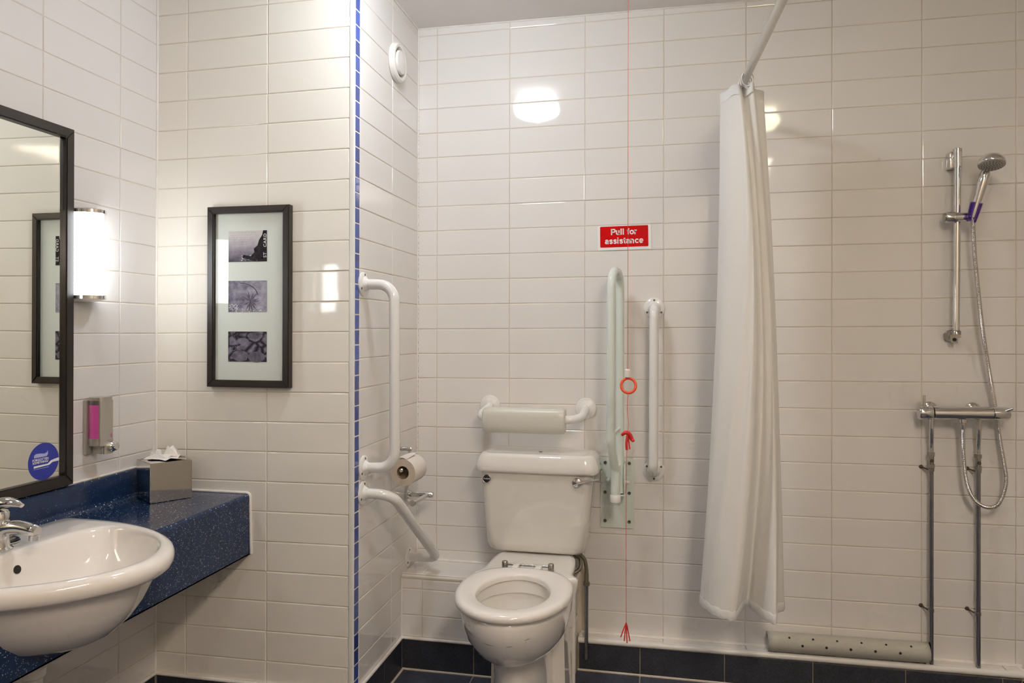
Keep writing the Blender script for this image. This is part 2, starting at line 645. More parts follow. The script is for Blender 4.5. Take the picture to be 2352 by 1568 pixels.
# ------------------------------------------------------------------ tiles
TM = {}
GAP = 0.0021
def tile_mesh(w, h, m, t=0.006):
    key = (round(w, 4), round(h, 4), m, t)
    if key in TM:
        return TM[key]
    bm = bmesh.new()
    rings = []
    for ins, z in ((0.0, 0.0), (0.0, t - 0.0019), (0.0005, t - 0.0009), (0.0014, t - 0.0003), (0.0028, t)):
        a, b = w / 2 - ins, h / 2 - ins
        rings.append([(-a, -b, z), (a, -b, z), (a, b, z), (-a, b, z)])
    loft(rings, bm, cap0=False)
    me = bpy.data.meshes.new('tile')
    bm.to_mesh(me)
    bm.free()
    me.materials.append(M[m])
    TM[key] = me
    return me

def put_tile(parent, u0, u1, z0, z1, frame, m, tilt=0.008, slope=0.0, t=0.006, gap=GAP, name='tile'):
    """frame: 3x3 axes (u, v, normal) + function (u, z) -> location of the tile's back"""
    w, h = u1 - u0 - gap, z1 - z0 - gap
    if w < 0.004 or h < 0.004:
        return None
    me = tile_mesh(w, h, m, t)
    o = bpy.data.objects.new(name, me)
    COL.objects.link(o)
    ax, pos = frame
    c = pos((u0 + u1) / 2, (z0 + z1) / 2)
    k = min(1.0, 0.1 / max(h, 0.03))
    rot = Matrix.Rotation(slope, 4, 'Z') @ Matrix.Rotation(random.uniform(-tilt, tilt) * k, 4, 'X') @ Matrix.Rotation(random.uniform(-tilt, tilt) * 0.45 * k, 4, 'Y')
    o.matrix_local = Matrix.Translation(c) @ ax.to_4x4() @ rot
    o.parent = parent
    return o

AX_BACK = Matrix(((1, 0, 0), (0, 0, -1), (0, 1, 0)))       # u=+X, v=+Z, n=-Y
AX_LEFT = Matrix(((0, 0, 1), (1, 0, 0), (0, 1, 0)))        # u=+Y, v=+Z, n=+X
AX_UP = Matrix(((1, 0, 0), (0, 1, 0), (0, 0, 1)))
TT = 0.006                                                 # tile thickness: surfaces given above are tile faces

def rows(z_lo, z_hi, zoff=0.0):
    """(z0, z1) of every course between two heights"""
    out = []
    z = ZR0 + zoff
    edges = [z - k * H for k in range(0, 27)]
    edges = [z_hi] + [e for e in edges if z_lo < e < z_hi] + [z_lo]
    for a, b in zip(edges, edges[1:]):
        if a - b > 0.008:
            out.append((b, a))
    return out

# back wall
wb = struct('wall_back', box((XA - 0.1, 0.0018, -0.02), (XR, 0.12, ZC + 0.02)), 'grout_back', 'white tiled wall behind toilet and shower')
fb = (AX_BACK, lambda u, v: Vector((u, TT, v)))
cols = [XA + 0.002] + [k * W for k in range(0, 10)]
cols[-1] = XR
for a, b in zip(cols, cols[1:]):
    mid = (a + b) / 2
    lo = ZBOX + 0.004 if mid < 0.55 else ZSILL
    for z0, z1 in rows(lo, ZC - 0.004):
        sl = SB * mid
        d0 = sl if z0 > lo + 0.01 else 0.0
        put_tile(wb, a, b, z0 + d0, z1 + (sl if z1 < ZC - 0.01 else 0.006), fb, 'tile_back', slope=SB)
# alcove side wall
wa = struct('wall_alcove', box((XA - 0.02 - TT, YP + 0.004, -0.02), (XA - 0.0018, 0.01, ZC + 0.02)), 'grout', 'narrow white tiled side wall of the toilet alcove')
fa = (AX_LEFT, lambda u, v: Vector((XA - TT, u, v)))
YS1 = -0.5885
for a, b in ((YS1, -0.289), (-0.289, -0.002)):
    for z0, z1 in rows(0.118, ZC - 0.004):
        if b > -0.1 and z1 < ZBOX:
            pass
        put_tile(wa, a, b, z0, z1, fa, 'tile_back')
# blue mosaic strip on the corner
k = 0
z = ZR0 + H / 2 - 0.004
wg = obj('mosaic_grout', box((XA - TT, -0.6255, 0.0), (XA - 0.0006, -0.5885, ZC)), 'grout_white', wa, smooth=False)
while z > 0.0:
    z0 = max(z - H / 2, 0.0)
    put_tile(wa, -0.6262, -0.5888, z0, min(z, ZC), fa, 'tile_blue', tilt=0.012, gap=0.0030, name='mosaic_tile', t=TT + 0.0004)
    z -= H / 2
# partition wall with the picture
wp = struct('wall_partition', box((XL - 0.1, YP + 0.0018, -0.02), (XA - 0.02 - TT, 0.12, ZC + 0.02)), 'grout', 'cream tiled wall the framed picture hangs on')
fp = (AX_BACK, lambda u, v: Vector((u, YP + TT, v)))
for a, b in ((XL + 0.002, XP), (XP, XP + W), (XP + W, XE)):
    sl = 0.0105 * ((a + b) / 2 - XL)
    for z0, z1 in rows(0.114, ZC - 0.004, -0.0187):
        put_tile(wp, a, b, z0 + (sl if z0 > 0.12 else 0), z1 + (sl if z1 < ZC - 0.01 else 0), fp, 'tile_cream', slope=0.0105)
# corner trim between the partition and the mosaic
bm = bmesh.new()
sec = [(XE + 0.001, YP + 0.004), (XE + 0.001, YP - 0.0008), (XE + 0.003, YP - 0.0018)]
for q in range(7):
    a = math.radians(-90 + 90 * q / 6)
    sec.append((XA - 0.0055 + 0.0048 * math.cos(a), YP + 0.0028 + 0.0046 * math.sin(a)))
sec += [(XA - 0.0012, YP + 0.003), (XA - 0.004, YP + 0.004)]
prism(sec, 0.0, ZC, lambda u, v, w: Vector((u, v, w)), bm)
struct('trim_1', bm, 'plastic', 'white rounded corner trim beside the blue mosaic', smooth=True)
# left wall
wl = struct('wall_left', box((XL - 0.1, YR, -0.02), (XL - 0.0018, YP + TT, ZC + 0.02)), 'grout', 'pale tiled wall with mirror and vanity counter')
fl = (AX_LEFT, lambda u, v: Vector((XL - TT, u, v)))
YL1 = -0.8014
cols = [YP - 0.002, YL1] + [YL1 - k * W for k in range(1, 9)]
for b, a in zip(cols, cols[1:]):
    for z0, z1 in rows(0.114, ZC - 0.004, -0.0187):
        put_tile(wl, a, b, z0, z1, fl, 'tile_left')
# walls out of view
def uv_wall(name, p0, du, dv, label):
    bm = bmesh.new()
    uvl = bm.loops.layers.uv.new()
    p0, du, dv = Vector(p0), Vector(du), Vector(dv)
    n = du.cross(dv).normalized() * 0.1
    vs = [bm.verts.new(p) for p in (p0, p0 + du, p0 + du + dv, p0 + dv)]
    f = bm.faces.new(vs)
    for l, (s, t) in zip(f.loops, ((0, 0), (1, 0), (1, 1), (0, 1))):
        l[uvl].uv = (s * du.length, t * dv.length)
    vb = [bm.verts.new(v.co + n) for v in vs]
    bm.faces.new(list(reversed(vb)))
    for q in range(4):
        bm.faces.new((vs[q], vs[(q + 1) % 4], vb[(q + 1) % 4], vb[q]))
    return struct(name, bm, 'brick', label)
uv_wall('wall_right', (XR, 0.1, 0), (0, YR - 0.1, 0), (0, 0, ZC), 'plain tiled wall beyond the shower')
uv_wall('wall_rear', (XR, YR, 0), (XL - XR, 0, 0), (0, 0, ZC), 'plain tiled wall opposite the toilet')
struct('ceiling', box((XL - 0.1, YR - 0.1, ZC), (XR + 0.1, 0.1, ZC + 0.05)), 'paint', 'painted off-white ceiling')
# joints filled with sealant
bm = tube([(XA + 0.001, -0.001, ZBOX), (XA + 0.001, -0.001, ZC - 0.002)], 0.0035, 8)
tube([(XL + 0.001, YP - 0.001, 0.11), (XL + 0.001, YP - 0.001, ZC - 0.002)], 0.0045, 8, bm)
tube([(XA, -0.002, ZBOX + 0.003), (XBOX, -0.002, ZBOX + 0.003)], 0.006, 8, bm)
tr2 = struct('trim_2', bm, 'sealant', 'white sealant beads in the wall corners', smooth=True)
bm = bmesh.new()
z = 0.56
while z < 2.2:
    l = random.uniform(0.003, 0.016) if z < 1.75 else random.uniform(0.002, 0.006)
    tube([(XA + 0.0036, -0.0022, z), (XA + 0.0036 + random.uniform(-0.0006, 0.0006), -0.0026, z + l)], 0.0009, 5, bm)
    z += l + random.uniform(0.004, 0.022)
mo = obj('mould_specks', bm, 'grout_brown', tr2, smooth=False)
mo['kind'] = 'stuff'
bm = tube([(XA, -0.0005, ZC - 0.001), (XR, -0.0005, ZC + 0.002)], 0.004, 8)
tube([(XA + 0.0005, -0.62, ZC - 0.001), (XA + 0.0005, 0, ZC - 0.001)], 0.004, 8, bm)
struct('trim_3', bm, 'sealant', 'sealant bead between wall and ceiling', smooth=True)

# ------------------------------------------------------------------ floor, boxing, ledge and skirting
fl_o = struct('floor', box((XL - 0.1, YR - 0.1, -0.06), (XR + 0.1, 0.1, -0.0012)), 'grout_brown', 'blue slate-effect tiled floor')
ff = (AX_UP, lambda u, v: Vector((u, v, -TT)))
FT = 0.3085
xs = [0.207 + FT * k for k in range(-4, 9)]
ys = [-0.060 - FT * k for k in range(1, 13)]
xs[0] = max(xs[0], XL)
for a, b in zip(xs, xs[1:]):
    a, b = max(a, XL), min(b, XR)
    if b - a < 0.03:
        continue
    for y1, y0 in zip([-0.004] + ys, ys):
        put_tile(fl_o, a, b, max(y0, YR), y1, ff, 'slate_floor', tilt=0.002, gap=0.004)

def skirt(name, u0, u1, frame, back, label, joints, top=0.117, m='slate'):
    o = struct(name, back, 'grout_brown', label)
    e = [u0] + [j for j in joints if u0 + 0.02 < j < u1 - 0.02] + [u1]
    for a, b in zip(e, e[1:]):
        put_tile(o, a, b, 0.002, top, frame, m, tilt=0.002, gap=0.0035)
    return o
jx = [0.207 + FT * k for k in range(-4, 9)]
# pipe boxing behind the toilet
bx = struct('wall_boxing', box((XA, YBOX + 0.0012, 0.0), (XBOX - 0.0012, TT, ZBOX - 0.0012)), 'grout', 'low tiled boxing behind the toilet')
fbx = (AX_BACK, lambda u, v: Vector((u, YBOX + TT, v)))
for a, b in ((XA + 0.002, 0.0), (0.0, W), (W, XBOX)):
    for z0, z1 in rows(0.122, ZBOX - 0.020):
        put_tile(bx, a, b, z0, z1, fbx, 'tile_back')
ftop = (AX_UP, lambda u, v: Vector((u, v, ZBOX - TT)))
for a, b in ((XA + 0.002, 0.0), (0.0, W), (W, XBOX - 0.004)):
    for y0, y1 in ((YBOX + 0.012, -0.082), (-0.082, -0.002)):
        put_tile(bx, a, b, y0, y1, ftop, 'tile_back')
fside = (Matrix(((0, 0, 1), (1, 0, 0), (0, 1, 0))), lambda u, v: Vector((XBOX - TT, u, v)))
for z0, z1 in rows(0.122, ZBOX - 0.004):
    put_tile(bx, YBOX + 0.012, 0.0, z0, z1, fside, 'tile_back')
bm = tube([(XA + 0.001, YBOX + 0.009, ZBOX - 0.010), (XBOX - 0.002, YBOX + 0.009, ZBOX - 0.010)], 0.0105, 12)
tube([(XBOX - 0.002, YBOX + 0.009, ZBOX - 0.010), (XBOX - 0.002, -0.004, ZBOX - 0.010)], 0.009, 10, bm)
tube([(XBOX - 0.002, YBOX + 0.008, ZBOX - 0.010), (XBOX - 0.002, YBOX + 0.008, 0.0)], 0.009, 10, bm)
tube([(XA + 0.001, YBOX - 0.001, 0.12), (XA + 0.001, YBOX - 0.001, ZBOX - 0.02)], 0.004, 8, bm)
struct('trim_4', bm, 'plastic', 'white rounded edging around the pipe boxing', smooth=True)
skirt('baseboard_boxing', XA + 0.003, XBOX - 0.01, (AX_BACK, lambda u, v: Vector((u, YBOX, v))), box((XA, YBOX - 0.004, 0), (XBOX - 0.008, YBOX, 0.116)), 'dark blue tiles along the foot of the boxing', [0.207])
bm = tube([(XA + 0.003, YBOX - 0.006, 0.120), (XBOX - 0.012, YBOX - 0.006, 0.120)], 0.006, 8)
tube([(XA + 0.006, -0.60, 0.120), (XA + 0.006, YBOX - 0.004, 0.121)], 0.0062, 8, bm)
tube([(XL + 0.006, YP - 0.007, 0.1165), (XE, YP - 0.007, 0.1165)], 0.006, 8, bm)
tube([(XL + 0.007, YP - 0.007, 0.1165), (XL + 0.007, -2.5, 0.1165)], 0.006, 8, bm)
struct('trim_5', bm, 'sealant', 'white sealant bead above the dark blue skirting', smooth=True)
skirt('baseboard_alcove', -0.60, YBOX - 0.008, (AX_LEFT, lambda u, v: Vector((XA, u, v))), box((XA - 0.004, -0.602, 0), (XA + 0.004, YBOX - 0.004, 0.116)), 'dark blue tiles along the alcove side wall', [-0.37])
skirt('baseboard_partition', XL + 0.008, XE - 0.001, (AX_BACK, lambda u, v: Vector((u, YP, v))), box((XL, YP - 0.004, 0), (XE, YP + 0.002, 0.112)), 'dark blue tiles under the partition wall', [-0.41], top=0.113)
skirt('baseboard_left', -2.6, YP - 0.008, (AX_LEFT, lambda u, v: Vector((XL, u, v))), box((XL - 0.004, -2.6, 0), (XL + 0.004, YP - 0.004, 0.112)), 'dark blue tiles under the mirror wall', [-0.80 - FT * k for k in range(6)], top=0.113)
# ledge along the shower wall
XS1 = 2.138
sl_o = struct('trim_6', box((XBOX + 0.004, YSILL + 0.012, 0.10), (XS1, TT, ZSILL - 0.002)), 'grout_white', 'narrow white tiled ledge along the shower wall')
fs = (AX_UP, lambda u, v: Vector((u, v, ZSILL - TT + SB * (u - 0.6))))
e = [XBOX + 0.006] + [k * W for k in range(3, 7)] + [2.075, XS1 - 0.012]
for a, b in zip(e, e[1:]):
    put_tile(sl_o, a, b, YSILL + 0.014, -0.002, fs, 'tile_back')
bm = tube([(XBOX + 0.004, YSILL + 0.005, ZSILL - 0.010), (XS1, YSILL + 0.005, ZSILL - 0.010 + SB * 1.5)], 0.0115, 12)
tube([(XS1, YSILL + 0.005, ZSILL - 0.010 + SB * 1.5), (XS1 - 0.012, 0.0, ZSILL - 0.006 + SB * 1.5)], 0.010, 10, bm)
obj('edging', bm, 'plastic', sl_o)
obj('sealant', tube([(XBOX + 0.01, -0.003, ZSILL + 0.002), (XS1, -0.003, ZSILL + 0.002 + SB * 1.5)], 0.006, 8), 'sealant', sl_o)
skirt('baseboard_shower', XBOX + 0.006, XS1 - 0.02, (AX_BACK, lambda u, v: Vector((u, YSILL + TT, v))), box((XBOX, YSILL + 0.003, 0), (XS1 - 0.018, YSILL + 0.03, 0.108)), 'dark blue tiles below the shower ledge', jx, top=0.108)
skirt('baseboard_back', XS1, XR, (AX_BACK, lambda u, v: Vector((u, 0.0, v))), box((XS1 - 0.03, -0.004, 0), (XR, 0.004, 0.118)), 'dark blue tiles beyond the shower ledge', jx, top=0.119)
bm = tube([(XBOX + 0.002, YSILL - 0.003, 0.001), (XS1, YSILL - 0.003, 0.001)], 0.005, 6)
tube([(XA + 0.008, YBOX - 0.010, 0.001), (XBOX - 0.01, YBOX - 0.010, 0.001)], 0.005, 6, bm)
tube([(XA + 0.010, -0.6, 0.001), (XA + 0.010, YBOX - 0.010, 0.001)], 0.005, 6, bm)
struct('trim_7', bm, 'grout', 'grout fillet between floor and skirting', smooth=True)

# ------------------------------------------------------------------ lamps
def ceiling_light(x, y, m, label, r=0.118):
    t = thing('ceiling_light', label, 'light', (x, y, ZC), 'round ceiling lights')
    obj('base', lathe([(r * 0.5, 0.0), (r * 0.5, -0.016), (r * 0.45, -0.018)], (x, y, ZC), (0, 0, 1), 40), 'enamel', t)
    prof = [(r * 0.70, -0.012)]
    for q in range(0, 13):
        a = math.radians(-60 + 150 * q / 12)
        prof.append((r * math.cos(a) if q < 12 else 0.0, -0.062 - 0.052 * math.sin(a)))
    obj('diffuser', lathe(prof, (x, y, ZC), (0, 0, 1), 40, cap=False), m, t)
    return t
ceiling_light(0.25, -0.93, 'opal_1', 'round opal ceiling light above the toilet alcove')
ceiling_light(1.46, -1.42, 'opal_2', 'round opal ceiling light beside the shower curtain rod', 0.09)

t = thing('added_fill_panel', 'long fill panel added to the ceiling out of view', 'light', (1.485, -3.0, ZC))  # added to brighten the room from the front; its reflection hides behind the curtain
obj('frame', box((1.31, -3.60, ZC - 0.05), (1.66, -2.40, ZC), bev=0.004), 'enamel', t)
obj('diffuser', box((1.33, -3.58, ZC - 0.058), (1.64, -2.42, ZC - 0.050)), 'opal_fill', t, smooth=False)

def wall_light(yc, label):
    z0, z1 = 1.395, 1.663
    t = thing('wall_light', label, 'light', (XL, yc, z0), 'tubular wall lights beside the mirror')
    hw, dp = 0.048, 0.079
    def half(s, zz, d0=0.0):
        return [Vector((XL + d0 + dp * s * math.sin(a), yc - hw * s * math.cos(a), zz)) for a in [PI * q / 24 for q in range(25)]]
    obj('back_plate', box((XL, yc - hw - 0.004, z0 + 0.002), (XL + 0.012, yc + hw + 0.004, z1 - 0.002), bev=0.002), 'plastic', t)
    obj('diffuser', loft([half(0.93, z0 + 0.01), half(0.93, z1 - 0.01)]), 'opal_wall', t)
    obj('end_cap', loft([half(0.98, z1 - 0.012), half(1.03, z1 - 0.011), half(1.03, z1 - 0.001), half(0.98, z1 + 0.001), half(0.75, z1 + 0.005), half(0.4, z1 + 0.007)]), 'chrome', t)
    obj('end_cap', loft([half(0.4, z0 - 0.009), half(0.75, z0 - 0.006), half(0.98, z0 - 0.001), half(1.03, z0 + 0.001), half(1.03, z0 + 0.011), half(0.98, z0 + 0.012)]), 'chrome', t)
    return t
wall_light(-0.967, 'lit opal wall light with chrome end caps by the picture corner')
wall_light(-1.905, 'lit opal wall light with chrome end caps at the far mirror side')

# ------------------------------------------------------------------ mirror
Y0m, Y1m, Z0m, Z1m = -1.845, -1.0165, 0.850, 1.892
t = thing('wall_mirror', 'large wall mirror in black frame above the vanity counter', 'mirror', (XL, (Y0m + Y1m) / 2, Z0m))
obj('mirror_glass', box((XL, Y0m + 0.02, Z0m + 0.015), (XL + 0.013, Y1m - 0.02, Z1m - 0.015)), 'mirror', t, smooth=False)
FWm, FDm = 0.030, 0.026
def rail(poly, name='frame_rail'):
    bm = bmesh.new()
    a = [bm.verts.new(Vector((XL, y, z))) for y, z in poly]
    b = [bm.verts.new(Vector((XL + FDm, y, z))) for y, z in poly]
    bm.faces.new(a)
    bm.faces.new(list(reversed(b)))
    for q in range(4):
        bm.faces.new((a[q], a[(q + 1) % 4], b[(q + 1) % 4], b[q]))
    bmesh.ops.bevel(bm, geom=[e for e in bm.edges if all(v.co.x > XL + 0.02 for v in e.verts)], offset=0.003, segments=2, affect='EDGES')
    return obj(name, bm, 'frame', t, angle=50)
rail([(Y0m, Z1m), (Y1m, Z1m), (Y1m - FWm, Z1m - FWm), (Y0m + FWm, Z1m - FWm)])
rail([(Y0m, Z0m), (Y1m, Z0m), (Y1m - FWm, Z0m + FWm), (Y0m + FWm, Z0m + FWm)])
rail([(Y1m, Z0m), (Y1m, Z1m), (Y1m - FWm, Z1m - FWm), (Y1m - FWm, Z0m + FWm)])
rail([(Y0m, Z0m), (Y0m, Z1m), (Y0m + FWm, Z1m - FWm), (Y0m + FWm, Z0m + FWm)])
XG = XL + 0.013
sy, sz, sr = -1.111, 0.932, 0.052
st = obj('sticker', lathe([(sr, 0.0), (sr, 0.0005), (0, 0.0005)], (XG, sy, sz), (1, 0, 0), 48), 'sticker', t, smooth=False)
st['label'] = 'round blue sticker with toothbrush print'
bm = text_mesh('FORGOTTEN', 0.0092, facing_left((XG + 0.0010, sy - 0.0115, sz + 0.0068)), bold=0.00012)
merge(bm, text_mesh('SOMETHING?', 0.0089, facing_left((XG + 0.0010, sy - 0.0115, sz - 0.0008)), bold=0.00012))
u = -0.034
while u < 0.014:          # a line of print too small to read
    l = random.uniform(0.0014, 0.0040)
    box((XG + 0.0008, sy + u, sz - 0.0185), (XG + 0.0011, sy + u + l, sz - 0.0177), bm)
    u += l + 0.0009
obj('lettering', bm, 'print_white', st, smooth=False)
fr = on_left(XG + 0.0006)
brush = [(-0.034, -0.0145), (0.018, -0.0130), (0.030, -0.0065), (0.0525, -0.0065), (0.0528, 0.003), (0.036, 0.001), (0.024, -0.0015), (0.014, -0.0085), (-0.034, -0.0090)]
obj('toothbrush_print', prism([(sy + u, sz + v) for u, v in brush], 0, 0.0004, fr), 'print_white', st, smooth=False)
paste = [(-0.033, 0.0135), (0.010, 0.0135), (0.014, 0.0190), (0.0135, 0.0290), (0.009, 0.0235), (0.002, 0.0215), (-0.012, 0.0240), (-0.027, 0.0245), (-0.033, 0.0205)]
obj('toothpaste_print', prism([(sy + u, sz + v) for u, v in paste], 0, 0.0004, fr), 'print_pale', st, smooth=False)

# ------------------------------------------------------------------ picture
PX0, PX1, PZ0, PZ1 = -0.6065, -0.3045, 1.112, 1.7195
t = thing('framed_picture', 'tall black framed picture with three small grey photographs', 'picture', ((PX0 + PX1) / 2, YP, PZ0))
def prail(poly):
    bm = prism(poly, 0.0, 0.026, on_back(YP))
    bmesh.ops.recalc_face_normals(bm, faces=bm.faces)
    bmesh.ops.bevel(bm, geom=[e for e in bm.edges if all(v.co.y < YP - 0.02 for v in e.verts)], offset=0.003, segments=2, affect='EDGES')
    obj('frame_rail', bm, 'frame', t, angle=50)
FWp = 0.0235
prail([(PX0, PZ1), (PX1, PZ1), (PX1 - FWp, PZ1 - FWp), (PX0 + FWp, PZ1 - FWp)])
prail([(PX0, PZ0), (PX1, PZ0), (PX1 - FWp, PZ0 + FWp), (PX0 + FWp, PZ0 + FWp)])
prail([(PX1, PZ0), (PX1, PZ1), (PX1 - FWp, PZ1 - FWp), (PX1 - FWp, PZ0 + FWp)])
prail([(PX0, PZ0), (PX0, PZ1), (PX0 + FWp, PZ1 - FWp), (PX0 + FWp, PZ0 + FWp)])
obj('mount_board', box((PX0 + 0.01, YP - 0.010, PZ0 + 0.01), (PX1 - 0.01, YP - 0.001, PZ1 - 0.01)), 'mount', t, smooth=False)
obj('glass_pane', box((PX0 + 0.02, YP - 0.0165, PZ0 + 0.02), (PX1 - 0.02, YP - 0.0150, PZ1 - 0.02)), 'glass', t, smooth=False)

def print_mat(name, kind):
    m = bpy.data.materials.new(name)
    m.use_nodes = True
    nt = m.node_tree
    b = nt.nodes['Principled BSDF']
    b.inputs['Roughness'].default_value = 0.6
    b.inputs['Specular IOR Level'].default_value = 0.1
    tc = nt.nodes.new('ShaderNodeTexCoord')
    gen = tc.outputs['Generated']
    cr = nt.nodes.new('ShaderNodeValToRGB')
    el = cr.color_ramp.elements
    n = nt.nodes.new('ShaderNodeTexNoise')
    n.inputs['Detail'].default_value = 9
    n.inputs['Roughness'].default_value = 0.65
    nt.links.new(gen, n.inputs['Vector'])
    sep = nt.nodes.new('ShaderNodeSeparateXYZ')
    nt.links.new(gen, sep.inputs[0])
    def ma(op, a, b2):
        q = nt.nodes.new('ShaderNodeMath')
        q.operation = op
        for i, v in enumerate((a, b2)):
            if hasattr(v, 'links'):
                nt.links.new(v, q.inputs[i])
            else:
                q.inputs[i].default_value = v
        return q.outputs[0]
    if kind == 'cliff':
        n.inputs['Scale'].default_value = 5
        v = ma('ADD', ma('MULTIPLY', sep.outputs[2], 0.75), ma('MULTIPLY', n.outputs['Fac'], 0.45))
        el[0].position, el[0].color = 0.18, (0.03, 0.025, 0.05, 1)
        el[1].position, el[1].color = 0.85, (0.66, 0.63, 0.64, 1)
        x = cr.color_ramp.elements.new(0.5)
        x.color = (0.30, 0.27, 0.34, 1)
        fac = v
    elif kind == 'leaf':
        n.inputs['Scale'].default_value = 4
        v = ma('ADD', ma('MULTIPLY', n.outputs['Fac'], 0.7), ma('MULTIPLY', sep.outputs[0], 0.12))
        el[0].position, el[0].color = 0.28, (0.10, 0.09, 0.16, 1)
        el[1].position, el[1].color = 0.62, (0.55, 0.54, 0.62, 1)
        fac = v
    else:
        n.inputs['Scale'].default_value = 7
        vo = nt.nodes.new('ShaderNodeTexVoronoi')
        vo.feature = 'DISTANCE_TO_EDGE'
        vo.inputs['Scale'].default_value = 3.4
        nt.links.new(gen, vo.inputs['Vector'])
        v = ma('MULTIPLY', ma('MINIMUM', ma('MULTIPLY', vo.outputs['Distance'], 6.0), 1.0), ma('ADD', n.outputs['Fac'], 0.15))
        el[0].position, el[0].color = 0.06, (0.012, 0.010, 0.018, 1)
        el[1].position, el[1].color = 0.95, (0.40, 0.37, 0.46, 1)
        x = cr.color_ramp.elements.new(0.45)
        x.color = (0.10, 0.09, 0.14, 1)
        fac = v
    nt.links.new(fac, cr.inputs[0])
    nt.links.new(cr.outputs[0], b.inputs['Base Color'])
    return m
M['p_dark'] = mat('print_dark', (0.012, 0.010, 0.018), 0.6, spec=0.1, noise=0.6, nscale=60)
M['p_light'] = mat('print_light', (0.72, 0.71, 0.75), 0.6, spec=0.1)
M['p_grey'] = mat('print_grey', (0.11, 0.10, 0.15), 0.6, spec=0.1, noise=0.5, nscale=70)
M['p_ink'] = mat('print_ink', (0.30, 0.28, 0.33), 0.6, spec=0.1)
M['p_pad'] = mat('print_pad', (0.16, 0.15, 0.20), 0.6, spec=0.1, noise=0.5, nscale=40)
phs = []
for kind, z0, z1 in (('cliff', 1.5338, 1.638), ('leaf', 1.3648, 1.4699), ('pebble', 1.1973, 1.2989)):
    p = obj('photograph', box((-0.5347, YP - 0.0112, z0), (-0.3922, YP - 0.0098, z1)), print_mat('print_' + kind, kind), t, smooth=False)
    p['label'] = {'cliff': 'old postcard with a dark cliff', 'leaf': 'spiky leaf and shadows', 'pebble': 'round leaves on dark water'}[kind]
    phs.append((p, -0.5347, z0, 0.1425, z1 - z0))
fr = on_back(YP - 0.0112)
def on_photo(i, name, polys, m):
    p, x0, z0, w, h = phs[i]
    bm = bmesh.new()
    for poly in polys:
        prism([(x0 + u * w, z0 + v * h) for u, v in poly], 0, 0.0003, fr, bm)
    return obj(name, bm, m, p, smooth=False)
rk = []
for q in range(30):
    x, zz = random.uniform(0.34, 0.92), random.uniform(0.02, 0.20)
    s_ = random.uniform(0.008, 0.022)
    rk.append([(x + s_ * math.cos(a), zz + s_ * math.sin(a)) for a in (0.3, 1.6, 2.9, 4.4)])
on_photo(0, 'surf_print', rk, 'p_light')
on_photo(0, 'cliff_print', [[(0.70, 0.0), (1.0, 0.0), (1.0, 1.0), (0.90, 1.0), (0.88, 0.86), (0.80, 0.70), (0.76, 0.52), (0.66, 0.42), (0.68, 0.30), (0.58, 0.18), (0.40, 0.22), (0.36, 0.12), (0.52, 0.08)]], 'p_dark')
bm = text_mesh('ST   CARD', 0.0155, Matrix.Translation((-0.3985, YP - 0.0118, 1.5870)) @ facing_back((0, 0, 0), PI / 2), bold=0.0002, spacing=1.15)
obj('lettering', bm, 'p_light', phs[0][0], smooth=False)
lines = []
for q in range(6):
    zz = 0.93 - 0.075 * q
    x = 0.05
    while x < 0.74 - 0.05 * q:
        l = random.uniform(0.03, 0.10)
        lines.append([(x, zz), (x + l, zz + 0.012), (x + l, zz + 0.017), (x, zz + 0.005)])
        x += l + 0.02
on_photo(0, 'handwriting_print', lines, 'p_ink')
blades = []
for q in range(13):
    a = math.radians(-150 + q * 25 + random.uniform(-6, 6))
    L = random.uniform(0.20, 0.30)
    cx, cz = 0.58, 0.33
    dx, dz = math.cos(a), math.sin(a)
    blades.append([(cx, cz), (cx + dx * L * 0.5 - dz * 0.018, cz + dz * L * 0.7 + dx * 0.022), (cx + dx * L * 1.0, cz + max(dz * L * 1.35, -cz)), (cx + dx * L * 0.5 + dz * 0.018, cz + dz * L * 0.7 - dx * 0.022)])
on_photo(1, 'leaf_print', blades, 'p_grey')
arc = [(0.30 + 0.48 * math.sin(a), 0.50 + 0.44 * math.cos(a)) for a in [math.radians(q) for q in range(0, 85, 6)]]
on_photo(1, 'arc_print', [arc + [(0.30 + 0.455 * math.sin(a), 0.50 + 0.41 * math.cos(a)) for a in [math.radians(q) for q in range(84, -1, -6)]]], 'p_grey')
dots = []
for q in range(46):
    x, zz = random.uniform(0.02, 0.24), random.uniform(0.02, 0.24)
    if q > 34:
        x, zz = random.uniform(0.3, 0.95), random.uniform(0.01, 0.10)
    s = random.uniform(0.008, 0.018)
    dots.append([(x + s * math.cos(a), zz + 1.3 * s * math.sin(a)) for a in [PI * k / 3 for k in range(6)]])
on_photo(1, 'blossom_print', dots, 'p_light')
pads = []
for x, zz, a, b2 in ((0.31, 0.20, 0.22, 0.17), (0.74, 0.16, 0.22, 0.18), (0.38, 0.68, 0.16, 0.11), (0.34, 0.47, 0.12, 0.07), (0.70, 0.86, 0.20, 0.12)):
    pads.append([(min(x + a * math.cos(q), 0.99), min(zz + b2 * math.sin(q), 0.99)) for q in [2 * PI * k / 20 for k in range(20)]])
on_photo(2, 'lily_pad_print', pads, 'p_pad')
spk = []
for q in range(40):
    x, zz = random.uniform(0.02, 0.30), random.uniform(0.30, 0.98)
    if q > 22:
        x, zz = random.uniform(0.02, 0.98), random.uniform(0.01, 0.08)
    a, l = random.uniform(0, PI), random.uniform(0.02, 0.07)
    dx, dz = math.cos(a) * l, math.sin(a) * l
    spk.append([(x, zz), (min(x + dx, 0.99), min(zz + dz, 0.99)), (min(x + dx, 0.99), min(zz + dz + 0.012, 0.995)), (x, zz + 0.012)])
on_photo(2, 'grass_print', spk, 'p_ink')

